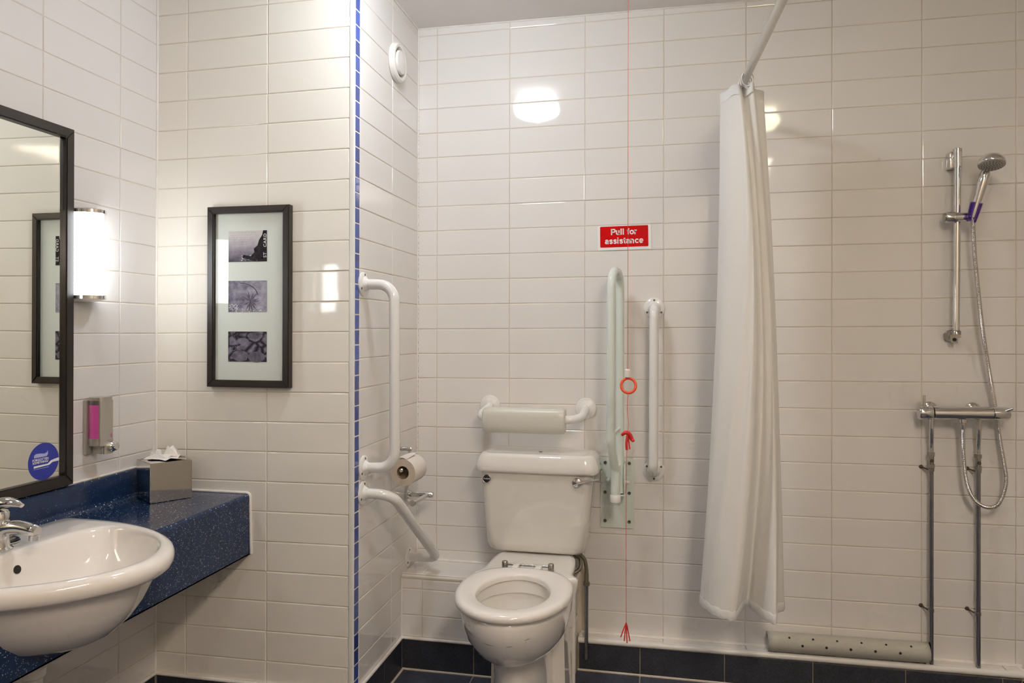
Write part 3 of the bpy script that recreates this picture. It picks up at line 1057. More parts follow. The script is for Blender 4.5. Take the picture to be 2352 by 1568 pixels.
# ------------------------------------------------------------------ soap dispenser
dy0, dy1, dx1 = -0.953, -0.900, -0.757
t = thing('soap_dispenser', 'silver wall soap dispenser filled with pink liquid', 'dispenser', (XL, (dy0 + dy1) / 2, 0.922))
obj('back_plate', box((XL, dy0 - 0.002, 0.924), (XL + 0.013, dy1 + 0.002, 1.090), bev=0.002), 'silver', t)
bm = prism(rrect((-0.804 - 0.7665) / 2, (-0.934 + dy1) / 2, 0.0375, dy1 + 0.934, 0.002), 0.9245, 1.0885, lambda u, v, w: Vector((u, v, w)))
merge(bm, prism(rrect((-0.7665 + dx1) / 2, (dy0 + dy1) / 2, dx1 + 0.7665, dy1 - dy0, 0.0045), 0.9505, 1.0885, lambda u, v, w: Vector((u, v, w))))
merge(bm, prism(rrect((-0.7665 + dx1) / 2, (-0.934 + dy1) / 2, dx1 + 0.7665, dy1 + 0.934, 0.0045), 0.924, 0.9505, lambda u, v, w: Vector((u, v, w))))
obj('front_shell', bm, 'silver', t)
bm = prism(rrect((-0.806 + dx1) / 2, (dy0 + dy1) / 2, dx1 + 0.806, dy1 - dy0, 0.010), 1.088, 1.098, lambda u, v, w: Vector((u, v, w)))
obj('top_cap', bm, 'silver', t)
def dsec(z):
    return [Vector((-0.806 + 0.0392 * q / 12, -0.9348 - 0.0190 * math.sin(PI * (0.12 + 0.70 * q / 12)) ** 0.5, z)) for q in range(13)]
def slab(z0, z1, grow=0.0):
    r = []
    for z in (z0, z1):
        s = dsec(z)
        r.append([Vector((p.x, p.y - grow, p.z)) for p in s] + [Vector((-0.7668, -0.9345, z)), Vector((-0.806, -0.9345, z))])
    return loft(r)
obj('soap_tank', slab(0.973, 1.0745), 'pink', t)
obj('tank_window', slab(1.0745, 1.088), 'smoke', t)
obj('tank_base', slab(0.951, 0.973, 0.0008), 'silver', t)
bt = obj('push_button', lathe([(0.0155, 0.0), (0.0155, 0.010), (0.0125, 0.013), (0.0125, 0.020), (0.0105, 0.023), (0, 0.024)], (dx1 - 0.002, -0.910, 0.945), (1, 0, 0.05), 28), 'chrome', t)
obj('level_window', box((dx1 - 0.001, -0.9115, 0.973), (dx1 + 0.0012, -0.9085, 0.985)), 'pink', t, smooth=False)
obj('embossed_line', box((dx1 - 0.001, -0.928, 0.9665), (dx1 + 0.0008, -0.908, 0.9678)), 'silver', t, smooth=False)

# ------------------------------------------------------------------ vanity counter and basin
YC = -1.400
def spow(v, p):
    return math.copysign(abs(v) ** p, v)
def dring(back, front, xm, hw, nf, nb, z, N=96):
    out = []
    for q in range(N):
        a = 2 * PI * q / N
        c, s = math.cos(a), math.sin(a)
        if c >= 0:
            x = xm + (front - xm) * abs(c) ** (2 / nf)
            y = hw * spow(s, 2 / nf)
        else:
            x = xm - (xm - back) * abs(c) ** (2 / nb)
            y = hw * spow(s, 2 / nb)
        out.append(Vector((x, YC + y, z)))
    return out
CT, CB, CF = 0.7515, 0.548, -0.457
BOWL = [  # back, front, xm, half width, z : outside of the bowl below the rim
    (-0.700, -0.262, -0.62, 0.268, 0.726), (-0.690, -0.266, -0.62, 0.262, 0.716), (-0.680, -0.276, -0.62, 0.250, 0.695),
    (-0.670, -0.292, -0.61, 0.232, 0.664), (-0.650, -0.316, -0.60, 0.202, 0.630), (-0.630, -0.350, -0.58, 0.160, 0.598), (-0.600, -0.392, -0.55, 0.110, 0.577), (-0.560, -0.440, -0.52, 0.06, 0.568)]
def bowl_hw(x, z):
    """half width of the bowl at the fascia plane"""
    for a, b in zip(BOWL, BOWL[1:]):
        if b[4] <= z <= a[4]:
            f = (a[4] - z) / (a[4] - b[4])
            bk, fr_, xm, hw = [a[i] + (b[i] - a[i]) * f for i in range(4)]
            u = (x - xm) / (fr_ - xm)
            return hw * max(0.0, 1 - abs(u) ** 1.9) ** (1 / 1.9) if u < 1 else 0
    return 0.262 if z > 0.7 else 0.0
t = thing('vanity_counter', 'dark blue speckled vanity counter with upstand along the mirror wall', 'counter', (XL, -1.4, CB))
YE = -2.75
bm = bmesh.new()
box((XL, -1.128, CT - 0.03), (CF - 0.012, YP - 0.001, CT), bm)
box((XL, YE, CT - 0.03), (-0.690, -1.128, CT), bm)
box((XL, YE, CT - 0.03), (CF - 0.012, -1.672, CT), bm)
obj('worktop', bm, 'counter', t, smooth=False)
# fascia follows the outside of the bowl
bm = bmesh.new()
zs = [CB] + [0.568 + 0.158 * q / 16 for q in range(17)] + [CT - 0.012]
for sgn, yend in ((1, YP - 0.001), (-1, YE)):
    for z0, z1 in zip(zs, zs[1:]):
        p = []
        for z in (z0, z1):
            h = max(0.0, bowl_hw(CF, z) - 0.012) if z > 0.569 else 0.0
            if z > 0.727:
                h = 0.235
            p.append((YC + sgn * h, z))
        for x in (CF, CF - 0.02):
            vs = [bm.verts.new((x, p[0][0], p[0][1])), bm.verts.new((x, yend, p[0][1])), bm.verts.new((x, yend, p[1][1])), bm.verts.new((x, p[1][0], p[1][1]))]
            bm.faces.new(vs if (x == CF) else list(reversed(vs)))
    # rounded front edge
    y0 = YC + sgn * 0.235
    rings = []
    for q in range(7):
        a = PI / 2 * q / 6
        rings.append([Vector((CF - 0.012 + 0.012 * math.cos(a), y, CT - 0.012 + 0.012 * math.sin(a))) for y in (y0, yend)])
    loft(rings, bm, cap0=False, cap1=False, closed_rings=False)
box((CF - 0.02, YE, CB), (CF, YP - 0.001, CB + 0.004), bm)
obj('fascia', bm, 'counter', t, angle=30)
# upstand with a coved foot
sec = [(XL, CT - 0.005), (XL, 0.843), (XL + 0.010, 0.843), (XL + 0.014, 0.839)]
for q in range(7):
    a = PI / 2 * q / 6
    sec.append((XL + 0.014 + 0.022 * (1 - math.cos(a)), CT + 0.022 - 0.022 * math.sin(a)))
sec.append((XL + 0.036, CT - 0.005))
obj('upstand', prism(sec, YE, YP - 0.001, lambda u, v, w: Vector((u, w, v))), 'counter', t, angle=50)
bm = tube(fillet([(XL + 0.03, YP - 0.002, CT + 0.003), (CF - 0.001, YP - 0.002, CT + 0.003), (CF + 0.004, YP - 0.002, CB + 0.002)], 0.012, 5), 0.0045, 8)
tube([(XL + 0.004, YP - 0.002, 0.846), (XL + 0.004, Y1m + 0.0, 0.846)], 0.004, 8, bm)
obj('sealant', bm, 'sealant', t)

t = thing('washbasin', 'white ceramic semi-recessed washbasin set into the blue counter', 'basin', (-0.47, YC, 0.59))
R = [dring(*b[:4], 1.9, 4.0, b[4]) for b in reversed(BOWL)]
R += [dring(-0.716, -0.252, -0.65, 0.280, 1.9, 6.0, 0.729), dring(-0.735, -0.236, -0.66, 0.294, 1.9, 9.0, 0.732), dring(-0.744, -0.226, -0.66, 0.3025, 1.9, 12.0, 0.740),
      dring(-0.747, -0.222, -0.66, 0.305, 1.9, 12.0, 0.752), dring(-0.746, -0.223, -0.66, 0.304, 1.9, 12.0, 0.764), dring(-0.743, -0.228, -0.66, 0.299, 1.9, 12.0, 0.7725),
      dring(-0.736, -0.238, -0.655, 0.289, 1.9, 10.0, 0.7772), dring(-0.700, -0.248, -0.62, 0.270, 1.88, 5.0, 0.7780), dring(-0.640, -0.256, -0.56, 0.254, 1.86, 3.2, 0.7770), dring(-0.616, -0.2600, -0.545, 0.2465, 1.86, 2.7, 0.7760),
      dring(-0.609, -0.2625, -0.54, 0.243, 1.86, 2.5, 0.7735), dring(-0.605, -0.267, -0.535, 0.239, 1.86, 2.5, 0.767), dring(-0.601, -0.274, -0.528, 0.233, 1.9, 2.4, 0.752),
      dring(-0.594, -0.290, -0.52, 0.218, 1.9, 2.3, 0.715), dring(-0.585, -0.315, -0.51, 0.192, 2, 2.2, 0.680), dring(-0.570, -0.350, -0.50, 0.150, 2, 2.1, 0.650), dring(-0.545, -0.400, -0.48, 0.095, 2, 2, 0.632), dring(-0.505, -0.450, -0.475, 0.03, 2, 2, 0.626)]
obj('bowl', loft(R), 'basin', t, angle=60)
obj('overflow_hole', lathe([(0.010, 0.0), (0.010, 0.0025), (0, 0.0025)], (-0.5985, YC, 0.733), (1, 0, 0.25), 24), 'dark', t, smooth=False)
obj('waste_outlet', lathe([(0.026, 0.0), (0.024, 0.003), (0, 0.003)], (-0.478, YC, 0.6265), (0, 0, 1), 24), 'chrome', t)

t = thing('basin_tap', 'chrome lever mixer tap standing on the washbasin', 'tap', (-0.650, YC, 0.776))
obj('body', lathe([(0.030, 0.0), (0.030, 0.004), (0.024, 0.009), (0.021, 0.030), (0.021, 0.060), (0.023, 0.066), (0.023, 0.088), (0.019, 0.094), (0, 0.096)], (-0.650, YC, 0.776), (0, 0, 1), 28), 'chrome', t)
sp = catmull([(-0.650, YC, 0.800), (-0.632, YC, 0.826), (-0.600, YC, 0.834), (-0.568, YC, 0.832), (-0.541, YC, 0.826)], 6)
n = len(sp)
bm = tube(sp, [0.018 - 0.004 * (i / (n - 1)) + (0.0 if i < n - 3 else -0.001 * (i - n + 3)) for i in range(n)], 20)
obj('spout', bm, 'chrome', t)
obj('aerator', lathe([(0.011, 0.0), (0.011, 0.012), (0.009, 0.013)], (-0.551, YC, 0.806), (0.1, 0, 1), 20), 'chrome', t)
lv = catmull([(-0.662, YC, 0.876), (-0.640, YC, 0.890), (-0.612, YC, 0.893), (-0.584, YC, 0.885)], 6)
n = len(lv)
bm = tube(lv, [0.017 * math.sin(PI * (0.28 + 0.60 * i / (n - 1))) for i in range(n)], 18)
for v in bm.verts:
    v.co.z = 0.886 + (v.co.z - 0.886) * 0.75
obj('lever', bm, 'chrome', t)
t = thing('basin_plug', 'chrome and black basin plug standing beside the tap', 'plug', (-0.676, -1.348, 0.777))
obj('base', lathe([(0.023, 0.0), (0.025, 0.002), (0.025, 0.005), (0.021, 0.0065)], (-0.676, -1.348, 0.777), (0, 0, 1), 28), 'chrome', t)
obj('seal_ring', lathe([(0.022, 0.0065), (0.0235, 0.008), (0.022, 0.0105), (0.016, 0.011)], (-0.676, -1.348, 0.777), (0, 0, 1), 28), 'black', t)
obj('grip', lathe([(0.016, 0.0105), (0.015, 0.014), (0.008, 0.016), (0.008, 0.026), (0.013, 0.028), (0.013, 0.033), (0, 0.034)], (-0.676, -1.348, 0.777), (0, 0, 1), 24), 'chrome_dull', t)

t = thing('waste_pipe', 'white plastic waste pipe under the washbasin', 'pipe', (-0.588, -1.365, 0.0))
obj('pipe', tube(fillet([(-0.588, -1.365, 0.585), (-0.588, -1.365, 0.36), (-0.70, -1.365, 0.34), (-0.70, -1.365, 0.45), (XL, -1.365, 0.45)], 0.03, 6), 0.0215, 20), 'pvc', t)
obj('collar', lathe([(0.025, 0.0), (0.029, 0.004), (0.029, 0.022), (0.025, 0.026)], (-0.588, -1.365, 0.462), (0, 0, 1), 24), 'pvc', t)

# ------------------------------------------------------------------ tissue box
bc = Vector((-0.7085 + 0.006, -0.7335 - 0.004, CT))
ang = math.atan2(0.1083, 0.0727)
t = thing('tissue_box', 'polished steel cube tissue box on the counter corner', 'tissue box', tuple(bc))
L = 0.131
bm = bmesh.new()
bmesh.ops.create_cube(bm, size=1)
bm.transform(Matrix.Diagonal((L, L, 0.126, 1)))
bmesh.ops.bevel(bm, geom=list(bm.edges), offset=0.0022, segments=2, affect='EDGES')
rz = Matrix.Rotation(ang, 4, 'Z')
bm.transform(Matrix.Translation(bc + Vector((0, 0, 0.0645))) @ rz)
obj('cover', bm, 'steel', t, angle=30)
bm = prism([(0.032 * math.cos(a), 0.018 * math.sin(a)) for a in [2 * PI * q / 28 for q in range(28)]], 0.1272, 0.1280, lambda u, v, w: bc + rz @ Vector((u, v, w)))
obj('slot', bm, 'dark', t, smooth=False)
bm = bmesh.new()
ux, vx = Vector((0.98, 0.20, 0)), Vector((-0.20, 0.98, 0))      # across and away, seen from the room
def tp(u, v, h):
    return bc + ux * u + vx * v + Vector((0, 0, 0.1285 + h))
def sheet(pts):
    vs = [bm.verts.new(tp(*p)) for p in pts]
    c = bm.verts.new(sum((v.co for v in vs), Vector()) / len(vs) + Vector((0, 0, 0.004)))
    for q in range(len(vs)):
        bm.faces.new((vs[q], vs[(q + 1) % len(vs)], c))
# the flat skirt of the tissue lying on the lid
sheet([(-0.060, -0.018, 0.0015), (-0.030, -0.026, 0.003), (0.000, -0.030, 0.002), (0.026, -0.046, 0.0008), (0.034, -0.030, 0.006), (0.052, -0.018, 0.004), (0.050, 0.004, 0.010), (0.066, 0.014, 0.004), (0.040, 0.024, 0.004), (0.0, 0.034, 0.003), (-0.040, 0.024, 0.003), (-0.062, 0.010, 0.004), (-0.046, -0.002, 0.010)])
# folds standing up out of it
for f in ([(-0.046, -0.010, 0.004), (-0.020, -0.014, 0.018), (-0.034, -0.004, 0.050), (-0.044, 0.000, 0.022)],
          [(-0.034, -0.012, 0.010), (-0.002, -0.016, 0.008), (-0.006, -0.008, 0.031), (-0.022, -0.006, 0.033)],
          [(-0.044, 0.010, 0.006), (-0.004, 0.012, 0.006), (-0.008, 0.004, 0.030), (-0.036, 0.004, 0.028)],
          [(0.000, -0.014, 0.008), (0.030, -0.018, 0.008), (0.020, -0.006, 0.040), (0.012, -0.002, 0.044), (0.004, -0.006, 0.024)],
          [(0.010, -0.010, 0.010), (0.050, -0.010, 0.010), (0.038, 0.000, 0.030), (0.028, 0.002, 0.044), (0.020, -0.002, 0.038)],
          [(0.004, 0.012, 0.006), (0.050, 0.014, 0.006), (0.034, 0.006, 0.040), (0.014, 0.006, 0.040)],
          [(-0.050, -0.014, 0.003), (0.020, -0.026, 0.004), (0.036, -0.016, 0.018), (0.0, -0.016, 0.016), (-0.030, -0.012, 0.016)]):
    sheet(f)
tis = obj('tissue', bm, 'paper', None, smooth=False, loc=tuple(bc + Vector((0, 0, 0.128))))
tag(tis, 'crumpled white tissue sticking out of the steel box', 'tissue')

# ------------------------------------------------------------------ extractor valve
vc = Vector((XA, -0.268, 2.308))
t = thing('air_vent', 'round white air vent high on the alcove wall', 'vent', tuple(vc))
obj('ring', lathe([(0.068, 0.0), (0.072, 0.004), (0.071, 0.018), (0.065, 0.024), (0.057, 0.024), (0.051, 0.016), (0.049, 0.004)], vc, (1, 0, 0), 48, cap=False), 'plastic', t)
obj('throat', lathe([(0.055, 0.002), (0.0, 0.002)], vc, (1, 0, 0), 40, cap=False), 'dark', t)
obj('centre_disc', lathe([(0.010, 0.0), (0.012, 0.012), (0.040, 0.014), (0.045, 0.020), (0.042, 0.028), (0.020, 0.031), (0, 0.032)], vc, (1, 0, 0), 40), 'plastic', t)

# ------------------------------------------------------------------ grab rails
def flange(parent, c, n, r=0.041, screws=3, a0=90, m='enamel', k=1.0):
    f = obj('flange', lathe([(r, 0.0), (r, 0.003), (r * 0.93, 0.006), (r * 0.62, 0.008), (r * 0.50, 0.015), (r * 0.44, 0.020)], c, n, 36), m, parent)
    n = Vector(n).normalized()
    ref = Vector((0, 0, 1))
    ref = (ref - n * ref.dot(n)).normalized()
    sd = n.cross(ref)
    for q in range(screws):
        a = math.radians(a0 + 360 * q / screws)
        p = Vector(c) + (sd * math.cos(a) + ref * math.sin(a)) * r * 0.76
        obj('screw', lathe([(0.0042, 0.0062), (0.0042, 0.0078), (0, 0.0078)], p, n, 12), 'screw', f)
    return f
RB = 0.0176
t = thing('grab_rail', 'white upright grab rail on the alcove side wall', 'grab rail', (XA, -0.557, 0.84), 'white grab rails')
flange(t, (XA, -0.560, 1.459), (1, 0, 0))
flange(t, (XA, -0.553, 0.841), (1, 0, 0))
obj('bar', tube(fillet([(XA, -0.560, 1.459), (0.029, -0.560, 1.456), (0.029, -0.553, 0.845), (XA, -0.553, 0.841)], 0.065, 10), RB, 20), 'enamel', t)
t = thing('grab_rail', 'white slanting grab rail low on the alcove wall', 'grab rail', (XA, -0.3, 0.42), 'white grab rails')
flange(t, (XA, -0.558, 0.757), (1, 0, 0))
flange(t, (XA, -0.105, 0.405), (1, 0, 0), r=0.038)
obj('bar', tube(fillet([(XA, -0.558, 0.757), (0.018, -0.545, 0.752), (0.052, -0.150, 0.425), (XA, -0.105, 0.405)], [0.07, 0.05], 10), RB, 20), 'enamel', t)
t = thing('grab_rail', 'white straight upright grab rail between shower curtain and folding rail', 'grab rail', (0.874, 0, 0.766), 'white grab rails')
flange(t, (0.874, 0, 1.391), (0, -1, 0))
flange(t, (0.874, 0, 0.768), (0, -1, 0), a0=-90)
obj('bar', tube(fillet([(0.874, 0, 1.391), (0.874, -0.072, 1.389), (0.8725, -0.072, 0.772), (0.874, 0, 0.768)], 0.045, 10), RB, 20), 'enamel', t)

# back support rail with cushion
t = thing('back_support_rail', 'white padded back support rail above the cistern', 'grab rail', (0.42, 0, 0.96))
for x, z in ((0.226, 1.003), (0.612, 1.000)):
    obj('flange', lathe([(0.040, 0.0), (0.041, 0.004), (0.039, 0.008), (0.026, 0.011), (0.022, 0.014)], (x, 0, z), (0, -1, 0), 36), 'plastic', t)
obj('bar', tube(fillet([(0.226, 0, 1.003), (0.203, -0.125, 0.966), (0.603, -0.125, 0.968), (0.612, 0, 1.000)], [0.045, 0.055], 10), 0.0165, 20), 'enamel', t)
prof = []
bm = bmesh.new()
rings = []
for q in range(13):
    f = q / 12
    x = 0.232 + 0.316 * f
    e = 1.0
    d = min(x - 0.232, 0.548 - x)
    if d < 0.016:
        e = 0.86 + 0.14 * math.sqrt(max(0, 1 - (1 - d / 0.016) ** 2))
    ring = []
    for k in range(28):
        a = 2 * PI * k / 28
        ring.append(Vector((x, -0.132 + 0.034 * e * spow(math.cos(a), 0.7), 0.9625 + 0.049 * e * spow(math.sin(a), 0.7))))
    rings.append(ring)
rings.insert(1, [Vector((0.2360, p.y, p.z)) for p in [Vector((0, -0.132, 0.9625)) + (q - Vector((q.x, -0.132, 0.9625))) * (0.955 / 0.86) for q in rings[0]]])
rings.insert(-1, [Vector((0.5440, p.y, p.z)) for p in [Vector((0, -0.132, 0.9625)) + (q - Vector((q.x, -0.132, 0.9625))) * (0.955 / 0.86) for q in rings[-1]]])
obj('cushion', loft(rings, bm), 'cushion', t, angle=60)

# folding support rail
t = thing('folding_support_rail', 'pale mint folding support rail raised against the wall beside the cistern', 'support rail', (0.735, 0, 0.54))
bm = prism(rrect(0.7345, 0.6765, 0.128, 0.272, 0.005), 0.0, 0.006, on_back(0.0))
pl = obj('wall_plate', bm, 'mint', t, angle=30)
for x in (0.6875, 0.7805):
    for z in (0.792, 0.677, 0.566):
        obj('screw', lathe([(0.0062, 0.006), (0.0062, 0.0085), (0.003, 0.0085), (0, 0.0070)], (x, 0, z), (0, -1, 0), 14), 'screw', pl)
obj('plate_fold', box((0.672, -0.0068, 0.6285), (0.797, -0.006, 0.6295)), 'mint', pl, smooth=False)
loop = fillet([(0.737, -0.158, 0.700), (0.735, -0.160, 0.795), (0.7215, -0.205, 0.90), (0.7235, -0.205, 1.528), (0.747, -0.065, 1.528), (0.747, -0.062, 0.74)], [0.06, 0.06, 0.066, 0.066], 10)
obj('loop', tube(loop, 0.0160, 20), 'mint', t)
obj('end_cap', lathe([(0.019, 0.0), (0.020, 0.004), (0.020, 0.024), (0.0175, 0.027)], (0.737, -0.158, 0.676), (0, 0, 1), 24), 'plastic', t)
obj('sleeve', lathe([(0.0178, 0.0), (0.0178, 0.085)], (0.737, -0.158, 0.702), (0, 0, 1), 24), 'mint', t)
obj('pivot_sleeve', lathe([(0.0175, 0.0), (0.0175, 0.072)], (0.747, -0.062, 0.690), (0, 0, 1), 24), 'mint', t)
obj('cross_stay', tube([(0.727, -0.200, 0.928), (0.747, -0.064, 0.936)], 0.0055, 12), 'mint', t)
obj('cross_stay', tube([(0.735, -0.160, 0.782), (0.747, -0.064, 0.800)], 0.0055, 12), 'mint', t)
br = obj('hinge_bracket', box((0.763, -0.085, 0.680), (0.768, -0.006, 0.800), bev=0.002), 'mint', t)
box_ = box((0.722, -0.085, 0.680), (0.768, -0.030, 0.685), bev=0.0015)
obj('bracket_foot', box_, 'mint', t)
obj('pivot_pin', lathe([(0.007, -0.045), (0.007, 0.012), (0.005, 0.015), (0, 0.015)], (0.768, -0.045, 0.727), (1, 0, 0), 16), 'plastic', t)
obj('pivot_pin', lathe([(0.007, 0.0), (0.007, 0.010), (0, 0.012)], (0.6985, -0.010, 0.727), (0, -1, 0), 16), 'plastic', t)

# ------------------------------------------------------------------ sign
t = thing('assistance_sign', 'red and white pull for assistance sign on the wall', 'sign', (0.7596, 0, 1.62))
ROT = 0.0135
sgc = Vector((0.7596, 0, 1.6670))
def sg(u, v, w):
    return sgc + Vector((u * math.cos(ROT) - v * math.sin(ROT), -w - 0.0005, u * math.sin(ROT) + v * math.cos(ROT)))
obj('backing', prism(rrect(0, 0, 0.206, 0.0955, 0.001), 0, 0.0022, sg), 'print_white', t, smooth=False)
obj('red_panel', prism(rrect(-0.001, 0.0035, 0.185, 0.0815, 0.004), 0.0021, 0.0027, sg), 'red', t, smooth=False)
def arc_(cx_, cy_, rx, ry, a0, a1, n=12):
    return [(cx_ + rx * math.cos(math.radians(a0 + (a1 - a0) * k / n)), cy_ + ry * math.sin(math.radians(a0 + (a1 - a0) * k / n))) for k in range(n + 1)]
S_ = [(v.x, v.y) for v in catmull([(0.365, 0.36, 0), (0.30, 0.445, 0), (0.20, 0.46, 0), (0.105, 0.42, 0), (0.115, 0.325, 0), (0.22, 0.275, 0), (0.335, 0.225, 0), (0.35, 0.13, 0), (0.28, 0.072, 0), (0.17, 0.07, 0), (0.075, 0.15, 0)], 5)]
GLYPH = {   # bold sans letters as centre-line strokes in em units, with their advance
    'P': (0.58, [[(0.09, 0), (0.09, 0.72)], [(0.09, 0.65), (0.32, 0.65)] + arc_(0.34, 0.49, 0.16, 0.16, 90, -90) + [(0.09, 0.33)]]),
    'u': (0.52, [[(0.08, 0.53), (0.08, 0.22)] + arc_(0.22, 0.21, 0.14, 0.14, 180, 360), [(0.36, 0.53), (0.36, 0.0)]]),
    'l': (0.24, [[(0.09, 0), (0.09, 0.72)]]),
    'f': (0.32, [[(0.15, 0), (0.15, 0.54)] + arc_(0.27, 0.54, 0.12, 0.12, 180, 85), [(0.02, 0.465), (0.29, 0.465)]]),
    'o': (0.52, [arc_(0.25, 0.265, 0.18, 0.195, 0, 360, 28)]),
    'r': (0.36, [[(0.08, 0), (0.08, 0.53)], arc_(0.25, 0.29, 0.17, 0.17, 180, 78)]),
    'a': (0.49, [arc_(0.225, 0.335, 0.145, 0.125, 165, 0) + [(0.37, 0.0)], [(0.37, 0.285), (0.22, 0.265)] + arc_(0.185, 0.165, 0.11, 0.098, 90, 270) + [(0.27, 0.075), (0.37, 0.15)]]),
    's': (0.46, [S_]),
    'i': (0.24, [[(0.09, 0), (0.09, 0.53)], [(0.09, 0.60), (0.09, 0.73)]]),
    't': (0.32, [[(0.15, 0.67), (0.15, 0.17)] + arc_(0.25, 0.17, 0.10, 0.10, 180, 280), [(0.02, 0.465), (0.29, 0.465)]]),
    'n': (0.52, [[(0.08, 0), (0.08, 0.53)], arc_(0.22, 0.32, 0.14, 0.14, 180, 0) + [(0.36, 0.0)]]),
    'c': (0.48, [arc_(0.25, 0.265, 0.18, 0.195, 40, 320, 22)]),
    'e': (0.51, [[(0.08, 0.255), (0.42, 0.255)], arc_(0.25, 0.265, 0.18, 0.195, -5, 318, 24)]),
    ' ': (0.26, []),
}
def stroke_text(body, size, frame, w0, w1, sw=0.135, bm=None):
    """flat bold lettering; frame(u, v, w), centred on u = 0"""
    bm = bm or bmesh.new()
    wid = sum(GLYPH[c][0] for c in body)
    x = -wid / 2
    for c in body:
        adv, strokes = GLYPH[c]
        for st_ in strokes:
            P = [Vector((p[0], p[1])) for p in st_]
            P = [P[0]] + [b_ for a_, b_ in zip(P, P[1:]) if (b_ - a_).length > 1e-4]
            closed = (P[0] - P[-1]).length < 1e-3
            lft, rgt = [], []
            for i in range(len(P)):
                a_ = P[i - 1] if i > 0 else (P[-2] if closed else P[0])
                b_ = P[i + 1] if i < len(P) - 1 else (P[1] if closed else P[-1])
                d_ = (b_ - a_).normalized()
                n_ = Vector((-d_.y, d_.x)) * sw / 2
                lft.append(P[i] + n_)
                rgt.append(P[i] - n_)
            top_ = [[bm.verts.new(frame((x + q.x) * size, (q.y - 0.30) * size, w1)) for q in side] for side in (lft, rgt)]
            for i in range(len(P) - 1):
                bm.faces.new((top_[0][i], top_[0][i + 1], top_[1][i + 1], top_[1][i]))
        x += adv
    return bm
bm = stroke_text('Pull for', 0.0335, lambda u, v, w: sg(u - 0.001, v + 0.0205, w), 0.0027, 0.0031)
stroke_text('assistance', 0.0335, lambda u, v, w: sg(u - 0.001, v - 0.0140, w), 0.0027, 0.0031, bm=bm)
obj('lettering', bm, 'print_white', t, smooth=False)

# ------------------------------------------------------------------ alarm cord
cx, cy = 0.793, -0.45
t = thing('alarm_pull_cord', 'red emergency pull cord with orange ring hanging from the ceiling', 'pull cord', (cx, cy, 0.30))
obj('ceiling_rose', lathe([(0.040, 0.0), (0.040, -0.020), (0.030, -0.030), (0, -0.031)], (cx, cy, ZC), (0, 0, 1), 28), 'plastic', t)
obj('cord', tube([(cx, cy, ZC - 0.03), (cx + 0.0005, cy, 1.8), (cx + 0.001, cy, 1.175)], 0.0008, 8), 'red_cord', t)
obj('toggle', lathe([(0.0085, 0.0), (0.0092, 0.003), (0.0088, 0.024), (0.006, 0.027)], (cx, cy, 1.152), (0, 0, 1), 18), 'plastic', t)
rg = [Vector((cx + 0.003 + 0.0235 * math.cos(a), cy + 0.004 * math.sin(a), 1.125 + 0.0235 * math.sin(a))) for a in [2 * PI * q / 36 for q in range(36)]]
obj('pull_ring', tube(rg, 0.0046, 12, closed=True), 'orange', t)
obj('cord', tube(catmull([(cx + 0.002, cy, 1.101), (cx - 0.001, cy, 1.05), (cx + 0.003, cy, 1.0), (cx - 0.001, cy, 0.93), (cx - 0.004, cy, 0.7), (cx - 0.003, cy, 0.345)], 6), 0.0008, 8), 'red_cord', t)
kn = catmull([(cx - 0.018, cy, 0.963), (cx - 0.006, cy - 0.006, 0.972), (cx + 0.006, cy, 0.966), (cx + 0.014, cy + 0.004, 0.950), (cx + 0.020, cy, 0.944)], 6)
bm = tube(kn, [0.0045 + 0.003 * math.sin(PI * i / (len(kn) - 1)) for i in range(len(kn))], 12)
tube(catmull([(cx, cy, 0.962), (cx - 0.003, cy - 0.003, 0.940), (cx - 0.002, cy, 0.915)], 5), 0.0042, 10, bm)
tube(catmull([(cx + 0.002, cy, 0.962), (cx + 0.004, cy + 0.003, 0.942), (cx + 0.008, cy, 0.917)], 5), 0.0026, 8, bm)
obj('knot', bm, 'red_cord', t)
bm = bmesh.new()
for q, (dx, dz) in enumerate(((-0.017, -0.045), (-0.006, -0.058), (0.003, -0.066), (0.012, -0.060), (0.006, -0.030))):
    tube(catmull([(cx - 0.003, cy, 0.350), (cx - 0.003 + dx * 0.5, cy + 0.003 * (q - 2), 0.350 + dz * 0.45), (cx - 0.003 + dx, cy + 0.004 * (q - 2), 0.350 + dz)], 5), 0.0019, 8, bm)
obj('frayed_end', bm, 'red_cord', t)

